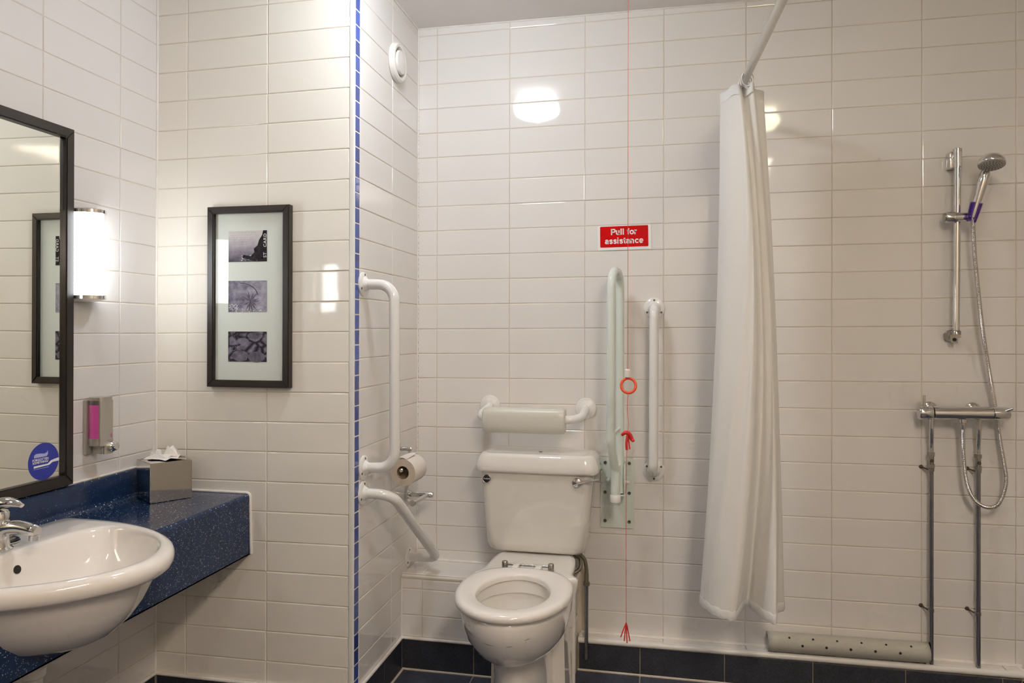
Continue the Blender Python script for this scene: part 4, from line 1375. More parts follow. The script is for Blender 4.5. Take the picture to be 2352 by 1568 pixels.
# ------------------------------------------------------------------ toilet
TX = 0.447
t = thing('toilet', 'white close-coupled toilet with open seat and no lid', 'toilet', (TX, -0.5, 0.0))
def egg(yf, yb, hw, z, nb=2.0, nf=2.0, ym=None, N=72):
    """egg outline: front at yf, back at yb"""
    ym = ym if ym is not None else yb + (yf - yb) * 0.44
    out = []
    for q in range(N):
        a = 2 * PI * q / N
        c, s = math.cos(a), math.sin(a)
        e = nf if c >= 0 else nb
        y = ym + ((yf - ym) if c >= 0 else (ym - yb)) * abs(c) ** (2 / e) * (1 if c >= 0 else -1) * (1 if c >= 0 else 1)
        if c < 0:
            y = ym + (yb - ym) * abs(c) ** (2 / e)
        out.append(Vector((TX + hw * spow(s, 2 / e), y, z)))
    return out
R = [egg(-0.700, -0.20, 0.112, 0.0, 4, 2.4), egg(-0.690, -0.20, 0.104, 0.02, 4, 2.4), egg(-0.668, -0.20, 0.090, 0.10, 4, 2.3), egg(-0.664, -0.20, 0.088, 0.22, 4, 2.2), egg(-0.672, -0.22, 0.093, 0.270, 4, 2.1),
     egg(-0.712, -0.26, 0.118, 0.288, 3, 2.0), egg(-0.758, -0.30, 0.143, 0.318, 3, 2.0), egg(-0.792, -0.32, 0.160, 0.355, 3, 2.0), egg(-0.817, -0.33, 0.170, 0.400, 3, 2.0), egg(-0.829, -0.34, 0.1745, 0.440, 3, 2.0),
     egg(-0.822, -0.34, 0.1745, 0.458, 3, 2.0), egg(-0.815, -0.35, 0.168, 0.466, 3, 2.0),
     egg(-0.775, -0.45, 0.128, 0.466), egg(-0.768, -0.455, 0.122, 0.452), egg(-0.768, -0.455, 0.122, 0.425), egg(-0.780, -0.445, 0.132, 0.418), egg(-0.765, -0.45, 0.124, 0.385), egg(-0.735, -0.455, 0.105, 0.340), egg(-0.690, -0.47, 0.080, 0.300), egg(-0.640, -0.50, 0.045, 0.280)]
bm = loft(R)
# rear deck that carries the cistern and the skirted back
def deck(z, g=0.0):
    pts = []
    for x, y in ((-0.118, -0.135), (0.118, -0.135), (0.157, -0.36), (0.155, -0.425), (-0.155, -0.425), (-0.157, -0.36)):
        pts.append(Vector((TX + x * (1 - g), -0.30 + (y + 0.30) * (1 - g * 0.5), z)))
    lim = -0.192 if z < 0.372 else 0.0
    return [Vector((p.x, min(p.y, lim), p.z)) for p in catmull(pts, 6, closed=True)]
loft([deck(0.30, 0.28), deck(0.36, 0.14), deck(0.371, 0.12), deck(0.373, 0.12), deck(0.42, 0.04), deck(0.455), deck(0.466), deck(0.471, 0.03), deck(0.472, 0.10)], bm)
def foot(z, w):
    return [Vector((TX + x, y, z)) for x, y in ((-w, -0.192), (w, -0.192), (w, -0.36), (-w, -0.36))]
loft([foot(0.0, 0.136), foot(0.03, 0.132), foot(0.30, 0.126), foot(0.42, 0.130)], bm)
pan = obj('pan', bm, 'ceramic', t, angle=50)
obj('flush_hole', lathe([(0.006, 0.0), (0.006, 0.002), (0, 0.002)], (TX + 0.028, -0.755, 0.372), (0, 1, 0.35), 16), 'dark', pan, smooth=False)
for x0, z0, L2, a in ((-0.12, 0.412, 0.03, -0.5), (-0.05, 0.400, 0.035, -0.15), (0.02, 0.398, 0.018, 0.3), (0.07, 0.412, 0.02, 0.5)):
    hwz = 0.170
    pts = []
    for f in (0.0, 0.5, 1.0):
        xx = x0 + L2 * f
        pts.append((TX + xx, -0.54 - 0.281 * math.sqrt(max(0, 1 - (xx / hwz) ** 2)) - 0.0015, z0 + L2 * a * 0.4 * f))
    obj('scuff_mark', tube(pts, [0.0002, 0.0006, 0.0002], 6), 'dark', pan, smooth=False)
# seat
prof = [(0.00, -0.016), (0.00, -0.004), (0.03, 0.001), (0.12, 0.004), (0.35, 0.0075), (0.70, 0.0105), (0.88, 0.0085), (0.97, 0.003), (1.0, -0.004), (0.985, -0.012), (0.93, -0.016)]
zi = 0.4835
A = egg(-0.762, -0.458, 0.1145, 0, ym=-0.622)
B = egg(-0.840, -0.398, 0.1835, 0, 2.6, 2.05, ym=-0.600)
rings = [[Vector((a.x + (b.x - a.x) * f, a.y + (b.y - a.y) * f, zi + h)) for a, b in zip(A, B)] for f, h in prof]
rings.append(rings[0])
bm = bmesh.new()
V = [[bm.verts.new(p) for p in r] for r in rings[:-1]]
nn = len(V[0])
for i in range(len(V)):
    a, b = V[i], V[(i + 1) % len(V)]
    for k in range(nn):
        bm.faces.new((a[k], a[(k + 1) % nn], b[(k + 1) % nn], b[k]))
seat = obj('seat', bm, 'seat', t, angle=60)
for x in (0.408, 0.487):
    obj('hinge_lug', box((x - 0.011, -0.418, 0.472), (x + 0.011, -0.352, 0.492), bev=0.003), 'seat', seat)
obj('hinge_bar', tube([(0.370, -0.362, 0.487), (0.524, -0.362, 0.487)], 0.0042, 12), 'chrome_dull', seat)
for x in (0.430, 0.466):
    obj('bar_collar', lathe([(0.0065, -0.003), (0.0065, 0.003)], (x, -0.362, 0.487), (1, 0, 0), 14), 'chrome', seat)
for x in (0.3655, 0.5285):
    obj('hinge_post', lathe([(0.0105, 0.0), (0.0105, 0.025), (0.009, 0.027), (0, 0.027)], (x, -0.362, 0.471), (0, 0, 1), 20), 'chrome_dull', seat)
# cistern
def rr3(cx_, cy_, hx, hy, r, z, bow=0.0, n=7):
    out = []
    for x, y in rrect(cx_, cy_, 2 * hx, 2 * hy, r, n):
        f = 1 - ((x - cx_) / hx) ** 2
        out.append(Vector((x, y - bow * f * (1 if y < cy_ else -0.3), z)))
    return out
cyc = -0.104
cis = obj('cistern', loft([rr3(TX - 0.003, cyc, 0.150, 0.060, 0.03, 0.4745), rr3(TX - 0.003, cyc, 0.172, 0.076, 0.034, 0.478), rr3(TX - 0.003, cyc, 0.183, 0.086, 0.035, 0.490), rr3(TX - 0.003, cyc, 0.1895, 0.090, 0.034, 0.512),
                           rr3(TX - 0.002, cyc, 0.198, 0.093, 0.032, 0.60), rr3(TX - 0.001, cyc, 0.2135, 0.096, 0.030, 0.782)]), 'cistern', t, angle=50)
lid = [rr3(TX - 0.002, cyc - 0.004, 0.219, 0.097, 0.036, 0.776, 0.004), rr3(TX - 0.002, cyc - 0.004, 0.230, 0.103, 0.040, 0.778, 0.006), rr3(TX - 0.002, cyc - 0.004, 0.233, 0.105, 0.042, 0.786, 0.006), rr3(TX - 0.002, cyc - 0.004, 0.231, 0.104, 0.042, 0.802, 0.006),
       rr3(TX - 0.002, cyc - 0.004, 0.220, 0.099, 0.042, 0.832, 0.006), rr3(TX - 0.002, cyc - 0.004, 0.208, 0.092, 0.040, 0.844, 0.006), rr3(TX - 0.002, cyc - 0.004, 0.196, 0.083, 0.036, 0.846, 0.006),
       rr3(TX - 0.002, cyc - 0.004, 0.186, 0.075, 0.032, 0.8435, 0.006), rr3(TX - 0.002, cyc - 0.004, 0.175, 0.067, 0.030, 0.8425, 0.006), rr3(TX - 0.002, cyc - 0.004, 0.10, 0.030, 0.02, 0.8420)]
lo = obj('cistern_lid', loft(lid), 'ceramic', cis, angle=60)
obj('lid_hole', lathe([(0.0065, 0.0), (0.0065, 0.0012), (0, 0.0012)], (TX + 0.004, cyc - 0.010, 0.8417), (0, 0, 1), 16), 'dark', cis, smooth=False)
bd = obj('badge', lathe([(0.0150, -0.008), (0.0150, 0.003), (0.0135, 0.004), (0, 0.004)], (0.2605, -0.1995, 0.750), (0, -1, 0), 28), 'badge', cis)
obj('badge_rim', tube([Vector((0.2605 + 0.0152 * math.cos(a), -0.2025, 0.750 + 0.0152 * math.sin(a))) for a in [2 * PI * q / 28 for q in range(28)]], 0.0014, 8, closed=True), 'chrome', cis)
obj('badge_lettering', text_mesh('Twyford', 0.0072, facing_back((0.2605, -0.2040, 0.750)), thick=0.0004), 'print_white', cis, smooth=False)
obj('lever_boss', lathe([(0.018, -0.004), (0.018, 0.004), (0.016, 0.010), (0.008, 0.013), (0, 0.0135)], (0.6005, -0.1990, 0.749), (0, -1, 0), 28), 'chrome', cis)
bm = tube([(0.6005, -0.209, 0.749), (0.630, -0.214, 0.755), (0.680, -0.220, 0.766)], [0.0055, 0.0048, 0.0038], 14)
obj('flush_lever', bm, 'chrome', cis)

# water supply behind the toilet
t = thing('water_supply_pipe', 'tarnished braided hose and pipe beside the toilet boxing', 'pipe', (0.62, -0.05, 0.0))
px, py = 0.6215, -0.062
obj('braided_hose', tube(catmull([(0.535, -0.10, 0.470), (0.548, -0.11, 0.405), (0.575, -0.10, 0.385), (0.600, -0.085, 0.402), (0.598, -0.075, 0.432), (0.575, -0.07, 0.447), (0.590, -0.065, 0.447), (0.612, -0.062, 0.430), (0.6205, py, 0.395), (px, py, 0.372)], 8), 0.0072, 14), 'brass_dirty', t)
obj('connector', lathe([(0.0085, 0.012), (0.0085, 0.042), (0.0072, 0.046)], (px, py, 0.330), (0, 0, 1), 16), 'brass_dirty', t)
obj('hex_nut', lathe([(0.0125, 0.0), (0.0125, 0.014), (0.0095, 0.016)], (px, py, 0.328), (0, 0, 1), 6), 'brass_dirty', t, angle=20)
obj('riser', tube([(px, py, 0.335), (px, py, 0.045)], 0.0076, 16), 'pipe', t)
bm = box((px - 0.014, YSILL - 0.003, 0.002), (px + 0.014, YSILL + 0.001, 0.075))
obj('floor_pocket', bm, 'slate', t, smooth=False)

# ------------------------------------------------------------------ toilet roll and holders
t = thing('toilet_roll_holder', 'chrome toilet roll holder carrying a paper roll', 'roll holder', (XA, -0.225, 0.85), 'chrome toilet roll holders')
obj('wall_rose', lathe([(0.020, 0.0), (0.020, 0.008), (0.017, 0.010), (0, 0.010)], (XA, -0.215, 0.853), (1, 0, 0), 28), 'chrome', t)
obj('post', lathe([(0.0078, 0.0), (0.0078, 0.044), (0.0065, 0.047), (0, 0.0475)], (XA + 0.005, -0.215, 0.853), (1, 0, 0), 20), 'chrome', t)
obj('arm', tube(fillet([(-0.0405, -0.215, 0.850), (-0.036, -0.217, 0.812), (-0.005, -0.225, 0.805), (-0.018, -0.358, 0.7985)], [0.02, 0.015], 6), 0.0048, 14), 'chrome', t)
obj('arm_tip', lathe([(0.0068, 0.0), (0.0068, 0.014), (0.005, 0.016), (0, 0.016)], (-0.0172, -0.348, 0.7988), (-0.09, -1, -0.03), 20), 'chrome', t)
ax = Vector((-0.10, -1, -0.03)).normalized()
c0 = Vector((-0.0085, -0.245, 0.7905))
t = thing('toilet_roll', 'white toilet paper roll with a pointed folded end', 'toilet roll', tuple(c0))
obj('paper', lathe([(0.0240, 0.0), (0.0495, 0.0), (0.0500, 0.003), (0.0500, 0.097), (0.0495, 0.100)], c0, ax, 56, cap=False), 'roll', t)
obj('paper_edge', lathe([(0.0495, 0.0999), (0.0238, 0.0999)], c0, ax, 56, cap=False), 'roll_end', t, smooth=False)
obj('core', lathe([(0.0240, 0.1003), (0.0240, 0.0), (0.0230, 0.0), (0.0230, 0.1003), (0.0240, 0.1003)], c0, ax, 40, cap=False), 'card', t)
rf = Vector((0, 0, 1))
rf = (rf - ax * rf.dot(ax)).normalized()
sdv = ax.cross(rf)
def onroll(a, h, r=0.0508):
    a = math.radians(a)
    return c0 + ax * h + (rf * math.cos(a) - sdv * math.sin(a)) * r
bm = bmesh.new()
pts = []
N1 = 8
for q in range(N1 + 1):
    f = q / N1
    ang_ = -62 + 62 * f
    pts.append((ang_, 0.100 - 0.0 * f, 0.0995 * f))
rowa, rowb = [], []
for q in range(N1 + 1):
    f = q / N1
    a = -70 + 88 * f
    lo_h, hi_h = 0.100 * f * 0.62, 0.100
    rowa.append(bm.verts.new(onroll(a, 0.1005 - (0.0 if f < 0.02 else 0.0), 0.0508 + 0.006 * math.sin(PI * f))))
    rowb.append(bm.verts.new(onroll(a, 0.1005 - 0.100 * f * (1.0 if f < 0.75 else (1 - (f - 0.75) * 0.9)), 0.0512 + 0.010 * f)))
for q in range(N1):
    try:
        bm.faces.new((rowa[q], rowa[q + 1], rowb[q + 1], rowb[q]))
    except ValueError:
        pass
obj('folded_end', bm, 'roll', t, angle=60)
t = thing('toilet_roll_holder', 'empty chrome toilet roll holder below the paper roll', 'roll holder', (XA, -0.125, 0.66), 'chrome toilet roll holders')
obj('wall_rose', lathe([(0.031, 0.0), (0.031, 0.013), (0.027, 0.017), (0, 0.018)], (XA, -0.126, 0.661), (1, 0, 0), 32), 'chrome', t)
obj('post', lathe([(0.0120, 0.0), (0.0120, 0.098), (0.0105, 0.101), (0, 0.1015)], (XA + 0.008, -0.126, 0.661), (1, 0, 0), 22), 'chrome', t)
obj('arm', tube([(0.006, -0.126, 0.660), (-0.012, -0.250, 0.655)], 0.0092, 18), 'chrome', t)
obj('arm_tip', lathe([(0.0125, 0.0), (0.0125, 0.006), (0.011, 0.008), (0, 0.008)], (-0.012, -0.248, 0.655), (-0.14, -1, -0.04), 22), 'chrome', t)

# ------------------------------------------------------------------ shower curtain and rod
t = thing('curtain_rod', 'grey metal shower curtain rod running out from the back wall', 'curtain rod', (1.17, -0.4, 2.13))
d = Vector((0.0261, -0.5792, 0)).normalized()
p0 = Vector((1.1697, -0.3664, 2.13))
pw = p0 + d * (0.3664 - 0.002) * (-1 / abs(d.y))
pe = p0 + d * 1.45
obj('rod', tube(fillet([pw, pe, (XR, pe.y - 0.05, 2.13)], 0.25, 12), 0.0128, 20), 'alu', t)
obj('wall_flange', lathe([(0.030, 0.0), (0.030, 0.004), (0.018, 0.008), (0.016, 0.020)], pw + Vector((0, 0.002, 0)), (0, -1, 0), 28), 'alu', t)
obj('wall_flange', lathe([(0.030, 0.0), (0.030, 0.004), (0.018, 0.008), (0.016, 0.020)], (XR, pe.y - 0.05, 2.13), (-1, 0, 0), 28), 'alu', t)

t = thing('shower_curtain', 'white cloth shower curtain gathered in folds on the rod', 'curtain', (1.17, -0.33, 0.37))
ZT, ZB = 2.098, 0.378
top = [(1.100, -0.295), (1.094, -0.325), (1.108, -0.365), (1.120, -0.395), (1.133, -0.412), (1.147, -0.420), (1.153, -0.405), (1.158, -0.385), (1.168, -0.405), (1.178, -0.420), (1.187, -0.424), (1.193, -0.400), (1.200, -0.360), (1.234, -0.315), (1.215, -0.270), (1.165, -0.285), (1.120, -0.262)]
mid_ = [(1.100, -0.260), (1.079, -0.290), (1.090, -0.345), (1.125, -0.392), (1.165, -0.418), (1.190, -0.428), (1.203, -0.405), (1.212, -0.370), (1.225, -0.355), (1.238, -0.365), (1.252, -0.372), (1.262, -0.355), (1.270, -0.330), (1.279, -0.295), (1.250, -0.250), (1.180, -0.270), (1.120, -0.240)]
bot = [(1.058, -0.250), (1.031, -0.290), (1.045, -0.345), (1.070, -0.395), (1.100, -0.420), (1.126, -0.428), (1.142, -0.405), (1.183, -0.285), (1.200, -0.330), (1.230, -0.400), (1.256, -0.430), (1.266, -0.390), (1.274, -0.340), (1.306, -0.288), (1.280, -0.235), (1.200, -0.265), (1.125, -0.225)]
ct = catmull([Vector((x, y, 0)) for x, y in top], 7)
cb = catmull([Vector((x, y, 0)) for x, y in bot], 7)
cm_ = catmull([Vector((x, y, 0)) for x, y in mid_], 7)
def fold_at(i, f):
    return ct[i] * (2 * (f - 0.5) * (f - 1)) + cm_[i] * (-4 * f * (f - 1)) + cb[i] * (2 * f * (f - 0.5))
nz = 60
n = len(ct)
bm = bmesh.new()
uvl = bm.loops.layers.uv.new()
G = []
for j in range(nz + 1):
    f = j / nz
    z = ZT + (ZB - ZT) * f
    g = f ** 0.85
    row = []
    for i in range(n):
        p = fold_at(i, f)
        w = 0.0028 * math.sin(i * 0.55 + 7 * f + 1.7 * math.sin(5 * f + i * 0.13)) * (0.3 + 0.7 * math.sin(PI * f))
        p = p + Vector((w * 0.6, w, 0))
        dz = 0.0
        if j == 0:
            dz = 0.003 * math.sin(i * 0.30) - 0.002
        row.append(bm.verts.new((p.x, p.y, z + dz)))
    G.append(row)
nh = 1
for j in range(nz - nh):
    for i in range(n - 1):
        bm.faces.new((G[j][i], G[j][i + 1], G[j + 1][i + 1], G[j + 1][i]))
cur = obj('cloth', bm, 'curtain', t, angle=180)
bm = bmesh.new()
hr = []
for j, (zz, g) in enumerate(((ZB + (ZT - ZB) * nh / nz, 0.0), (ZB + (ZT - ZB) * nh / nz - 0.004, 0.0018), (ZB, 0.0018), (ZB - 0.003, 0.0))):
    row = []
    for i in range(n):
        a = cb[max(i - 1, 0)]
        b = cb[min(i + 1, n - 1)]
        tn = (b - a).normalized()
        nv = Vector((tn.y, -tn.x, 0))
        f = (ZT - zz) / (ZT - ZB)
        gg = min(f, 1.0) ** 0.85
        p = fold_at(i, min(f, 1.0)) + nv * g
        row.append(Vector((p.x, p.y, zz + 0.0015 * math.sin(i * 0.9))))
    hr.append(row)
loft(hr, bm, cap0=False, cap1=False, closed_rings=False)
obj('hem', bm, 'hem', cur, angle=180)
bm = bmesh.new()
row0, row1 = [], []
hd = []
for g, zz in ((0.0012, ZT - 0.030), (0.0012, ZT + 0.002), (-0.0012, ZT + 0.002), (-0.0012, ZT - 0.030)):
    row = []
    for i in range(n):
        a, b = ct[max(i - 1, 0)], ct[min(i + 1, n - 1)]
        tn = (b - a).normalized()
        row.append(Vector((ct[i].x, ct[i].y, zz + (0.003 * math.sin(i * 0.30) - 0.002))) + Vector((tn.y, -tn.x, 0)) * g)
    hd.append(row)
loft(hd, bm, cap0=False, cap1=False, closed_rings=False)
obj('header_band', bm, 'hem', cur, angle=180)
for k, (y, dz) in enumerate(((-0.415, 0.0), (-0.385, -0.002), (-0.352, 0.001), (-0.318, -0.001), (-0.285, 0.0))):
    rc = p0 + d * ((p0.y - y) / abs(d.y))
    pts = [rc + Vector((0.0180 * math.cos(a), 0.006 * math.sin(a * 1.0 + k), 0.0265 * math.sin(a) - 0.0135)) for a in [2 * PI * q / 28 for q in range(28)]]
    rg = obj('curtain_ring', tube(pts, 0.0021, 8, closed=True), 'plastic', None, loc=tuple(rc))
    tag(rg, ('white curtain ring at the outer end of the gathered shower curtain', 'second white curtain ring counted from the outer curtain end', 'third white curtain ring, in the middle of the gathered curtain', 'fourth white curtain ring, second from the tiled wall', 'white curtain ring closest to the tiled wall')[k], 'curtain ring', 'curtain rings on the rod')

# ------------------------------------------------------------------ shower
t = thing('shower_riser_rail', 'chrome upright slide rail on the shower wall', 'shower rail', (1.914, 0, 1.28))
YRR = -0.052
bm = box((1.895, -0.040, 1.878), (1.918, 0.0, 1.938), bev=0.003)
obj('top_bracket', bm, 'chrome', t, angle=30)
obj('top_sleeve', lathe([(0.0138, 0.0), (0.0138, 0.066), (0.012, 0.068), (0, 0.068)], (1.9155, YRR, 1.876), (0, 0, 1), 24), 'chrome', t)
obj('rail', tube([(1.9155, YRR, 1.93), (1.9110, YRR, 1.305)], 0.0112, 22), 'chrome', t)
bm = lathe([(0.019, 0.0), (0.022, 0.006), (0.021, 0.020), (0.013, 0.034), (0.011, 0.036)], (1.908, -0.002, 1.287), (0.03, -1, 0.12), 12)
obj('bottom_bracket', bm, 'chrome_dull', t, angle=25)
obj('bracket_collar', lathe([(0.0150, 0.0), (0.0150, 0.012), (0.0125, 0.015)], (1.911, YRR, 1.293), (0, 0, 1), 20), 'chrome_dull', t)
obj('broken_tongue', prism([(1.893, 1.300), (1.925, 1.297), (1.929, 1.283), (1.914, 1.279), (1.906, 1.262), (1.897, 1.268)], 0.036, 0.046, on_back(0.0)), 'chrome_dull', t, smooth=False)
obj('bracket_hole', lathe([(0.006, 0.0), (0.006, 0.002), (0, 0.002)], (1.908, -0.0465, 1.276), (0, -1, 0), 12), 'dark', t, smooth=False)
# slider that holds the handset
sl = obj('slider', lathe([(0.0165, 0.0), (0.0190, 0.004), (0.0190, 0.030), (0.0165, 0.032), (0.0165, 0.072), (0.0150, 0.075)], (1.872, YRR - 0.008, 1.703), (1, 0, 0), 28), 'chrome', t)
obj('slider_knob_face', lathe([(0.0150, 0.0), (0.0160, -0.003), (0, -0.004)], (1.872, YRR - 0.008, 1.703), (1, 0, 0), 24), 'chrome_dull', sl)
# handset
hb = Vector((1.952, -0.082, 1.702))
hd_ = Vector((0.225, -0.12, 1.0)).normalized()
hs_ = hd_.cross(Vector((0, -1, 0))).normalized()
hf_ = hs_.cross(hd_).normalized()
cradle = bmesh.new()
for sgn in (-1, 1):      # a forked clip open at the front
    prong = []
    for k in range(9):
        a = math.radians(25 + 125 * k / 8)
        prong.append((math.sin(a) * sgn, -math.cos(a)))
    rings = []
    for h, r0 in ((-0.020, 0.0125), (-0.005, 0.0140), (0.030, 0.0165), (0.046, 0.0172)):
        rings.append([hb + hd_ * h + hs_ * (p[0] * (r0 + 0.0024)) + hf_ * (p[1] * (r0 + 0.0024)) for p in prong] + [hb + hd_ * h + hs_ * (p[0] * r0) + hf_ * (p[1] * r0) for p in reversed(prong)])
    loft(rings, cradle)
merge(cradle, tube([(1.944, YRR - 0.008, 1.703), (1.948, -0.066, 1.702), hb + hd_ * 0.004 - hf_ * -0.0], [0.0145, 0.011, 0.006], 14))
obj('cradle', cradle, 'purple', t)
t = thing('shower_handset', 'chrome hand shower with grey spray face held on the slide rail', 'shower head', tuple(hb))
obj('handle', lathe([(0.0095, -0.005), (0.0112, 0.010), (0.0125, 0.040), (0.0155, 0.090), (0.0165, 0.120), (0.0155, 0.148), (0.010, 0.160)], hb, hd_, 24), 'chrome', t)
hc = Vector((1.9855, -0.145, 1.868))
fn = Vector((-0.10, -0.32, -0.94)).normalized()
obj('head', lathe([(0.0, -0.034), (0.018, -0.031), (0.032, -0.021), (0.0395, -0.008), (0.0410, 0.002), (0.0395, 0.006)], hc, fn, 40, cap=False), 'chrome', t)
fc = obj('spray_face', lathe([(0.0398, 0.004), (0.0375, 0.0075), (0.030, 0.0095), (0, 0.0105)], hc, fn, 40, cap=False), 'showerface', t)
rf = Vector((0, 0, 1))
rf = (rf - fn * rf.dot(fn)).normalized()
sd = fn.cross(rf)
bm = bmesh.new()
for rr, cnt in ((0.0, 1), (0.008, 6), (0.0155, 11), (0.0225, 15), (0.0295, 19)):
    for q in range(cnt):
        a = 2 * PI * q / max(cnt, 1)
        lathe([(0.0017, 0.0), (0.0014, 0.0012), (0, 0.0013)], hc + fn * (0.0100 - 0.0012 * (rr / 0.03) ** 2) + (rf * math.sin(a) + sd * math.cos(a)) * rr, fn, 6, bm)
nozz = obj('nozzles', bm, 'dark', fc, smooth=False)
nozz['kind'] = 'stuff'
obj('neck', tube(catmull([hb + hd_ * 0.135, hb + hd_ * 0.160, hc - fn * 0.016 + Vector((0, 0.012, 0))], 5), 0.0138, 18), 'chrome', t)

t = thing('shower_mixer', 'chrome bar shower mixer with two lever ends', 'shower mixer', (1.926, 0, 1.02))
ym, zm = -0.070, 1.0215
obj('body', lathe([(0.0225, -0.094), (0.0225, 0.090)], (1.926, ym, zm), (1, 0, 0.012), 32), 'chrome', t)
obj('flow_knob', lathe([(0.0218, 0.0), (0.0235, 0.002), (0.0240, 0.040), (0.0215, 0.044), (0, 0.045)], (1.829, ym, zm - 0.001), (-1, 0, -0.012), 32), 'chrome', t)
obj('heat_knob', lathe([(0.0218, 0.0), (0.0235, 0.002), (0.0225, 0.046), (0.020, 0.050), (0, 0.051)], (2.018, ym, zm + 0.001), (1, 0, 0.012), 32), 'chrome', t)
obj('flow_lever', tube([(1.802, ym, zm + 0.018), (1.8025, ym - 0.001, zm + 0.060)], [0.0058, 0.0052], 14), 'chrome', t)
obj('heat_lever', tube([(2.050, ym - 0.012, zm + 0.010), (2.070, ym - 0.028, zm + 0.022)], [0.0060, 0.0052], 14), 'chrome', t)
obj('hose_nut', lathe([(0.0130, 0.0), (0.0130, -0.012), (0.0090, -0.014), (0.0090, -0.034), (0.008, -0.036)], (1.9255, ym, zm - 0.020), (0, 0, 1), 20), 'chrome', t)
for x in (1.8415, 1.9835):
    obj('wall_rose', lathe([(0.026, 0.0), (0.025, 0.005), (0.018, 0.010), (0.012, 0.012), (0.012, 0.050)], (x, 0, 1.028), (0, -1, 0), 30), 'chrome', t)
t = thing('shower_hose', 'ribbed chrome shower hose looping from mixer to handset', 'hose', (1.98, -0.09, 0.70))
hp = catmull([hb - hd_ * 0.008, (1.9525, -0.084, 1.672), (1.9560, -0.082, 1.60), (1.9650, -0.078, 1.505), (1.9865, -0.070, 1.317), (2.0175, -0.055, 1.140), (2.0480, -0.028, 1.010), (2.0560, -0.032, 0.930), (2.0630, -0.045, 0.855), (2.0640, -0.060, 0.785), (2.0420, -0.065, 0.716), (2.0070, -0.068, 0.698), (1.9650, -0.070, 0.720), (1.9380, -0.071, 0.780), (1.9270, -0.071, 0.880), (1.9255, -0.070, 0.968)], 40)
# resample evenly so that the ribs are regular
acc = [0.0]
for a, b in zip(hp, hp[1:]):
    acc.append(acc[-1] + (b - a).length)
step = 0.00112
res, rad = [], []
i = 0
s = 0.0
while s < acc[-1]:
    while acc[i + 1] < s:
        i += 1
    f = (s - acc[i]) / max(acc[i + 1] - acc[i], 1e-9)
    res.append(hp[i].lerp(hp[i + 1], f))
    rad.append(0.0074 if (len(res) % 4) in (0, 1) else 0.0062)
    s += step
obj('ribbed_tube', tube(res, rad, 12), 'steel', t, angle=180)

def supply(x, ztop, side, label):
    t = thing('shower_pipe', label, 'pipe', (x, -0.035, 0.12), 'surface pipes under the shower mixer')
    xt = x - 0.008
    obj('elbow', tube(fillet([(xt, -0.064, 1.005), (xt, -0.062, 0.955), (x, -0.036, 0.905), (x, -0.035, 0.86)], [0.05, 0.05], 8), 0.0076, 18), 'chrome', t)
    zb = ztop
    obj('valve_body', lathe([(0.0090, 0.0), (0.0090, 0.045)], (x, -0.035, zb - 0.045), (0, 0, 1), 18), 'chrome_dull', t)
    obj('valve_screw', lathe([(0.0058, 0.0), (0.0058, 0.0115), (0, 0.0118)], (x, -0.035, zb - 0.024), (0, -1, 0), 14), 'rust', t)
    obj('hex_nut', lathe([(0.0125, 0.0), (0.0125, 0.013)], (x, -0.035, zb - 0.008), (0, 0, 1), 6), 'chrome_dull', t, angle=20)
    obj('hex_nut', lathe([(0.0125, 0.0), (0.0125, 0.013)], (x, -0.035, zb - 0.050), (0, 0, 1), 6), 'chrome_dull', t, angle=20)
    obj('riser', tube([(x, -0.035, zb - 0.03), (x + 0.0005, -0.035, ZSILL + 0.006)], 0.0077, 18), 'pipe', t)
    for z in (0.815, 0.318):
        cl = obj('clip', lathe([(0.0076, 0.0), (0.0098, 0.0005), (0.0098, 0.0105), (0.0076, 0.011)], (x, -0.035, z - 0.005), (0, 0, 1), 16, cap=False), 'chrome_dull', t)
        obj('clip_stem', tube([(x - 0.008, -0.033, z), (x - 0.022, 0.0, z + 0.004)], 0.0028, 10), 'rust', cl)
        obj('rust_spot', lathe([(0.0075, 0.0), (0.005, 0.003), (0, 0.0035)], (x - 0.022, 0.0, z + 0.004), (0, -1, 0), 12), 'rust', cl)
supply(1.8375, 0.872, 0, 'thin chrome pipe under the lever end of the mixer nearer the curtain')
supply(1.9875, 0.870, 1, 'thin chrome pipe passing behind the loop of the shower hose')

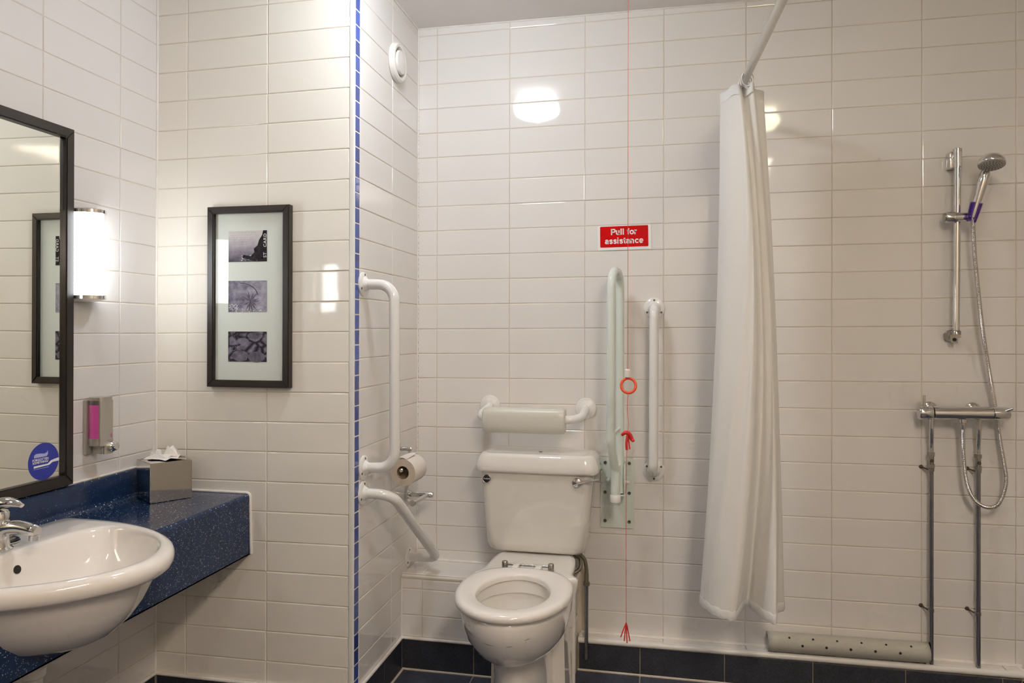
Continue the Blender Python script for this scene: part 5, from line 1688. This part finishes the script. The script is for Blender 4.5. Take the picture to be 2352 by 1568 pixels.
# ------------------------------------------------------------------ rolled mat
t = thing('rolled_mat', 'grey perforated rubber bath mat rolled up on the shower ledge', 'mat', (1.56, -0.036, ZSILL))
zc = ZSILL + 0.0375
ra = 0.0355
a0, a1 = Vector((1.285, -0.040, zc + 0.004)), Vector((1.826, -0.040, zc + 0.0095))
bm = bmesh.new()
uvl = bm.loops.layers.uv.new()
axv = (a1 - a0).normalized()
e1 = Vector((0, -1, 0))
e2 = axv.cross(e1) * -1
nt_, nl = 90, 24
sp_ = []
for q in range(nt_ + 1):
    th = -PI * 0.6 - 2 * PI * 1.9 * q / nt_
    r = ra - 0.0032 * (1.9 * q / nt_)
    sp_.append((th, r))
grid = []
for j in range(nl + 1):
    f = j / nl
    row = []
    for th, r in sp_:
        row.append(bm.verts.new(a0.lerp(a1, f) + e1 * (r * math.cos(th)) + e2 * (r * math.sin(th))))
    grid.append(row)
for j in range(nl):
    for q in range(nt_):
        fc_ = bm.faces.new((grid[j][q], grid[j][q + 1], grid[j + 1][q + 1], grid[j + 1][q]))
        for l, (u, v) in zip(fc_.loops, ((j, q), (j, q + 1), (j + 1, q + 1), (j + 1, q))):
            l[uvl].uv = (u / nl * 0.541, v / nt_ * 0.40)
so = obj('rolled_sheet', bm, 'mat_roll', t, angle=180, fix=False)
md = so.modifiers.new('thickness', 'SOLIDIFY')
md.thickness = 0.0022
md.offset = 0.0
for k in range(6):
    f = 0.135 + 0.150 * k
    c = a0.lerp(a1, f) + (e1 * math.cos(math.radians(48)) + Vector((0, 0, 1)) * math.sin(math.radians(48))) * (ra + 0.0008)
    obj('drain_hole', lathe([(0.0038, 0.0), (0, 0.0006)], c, (0, -math.cos(math.radians(48)), math.sin(math.radians(48))), 14), 'dark', t, smooth=False)
for k in range(5):
    f = 0.215 + 0.150 * k
    c = a0.lerp(a1, f) + (e1 * math.cos(math.radians(8)) + Vector((0, 0, 1)) * math.sin(math.radians(8))) * (ra + 0.0008)
    obj('drain_hole', lathe([(0.0046, 0.0), (0, 0.0006)], c, (0, -math.cos(math.radians(8)), math.sin(math.radians(8))), 14), 'dark', t, smooth=False)
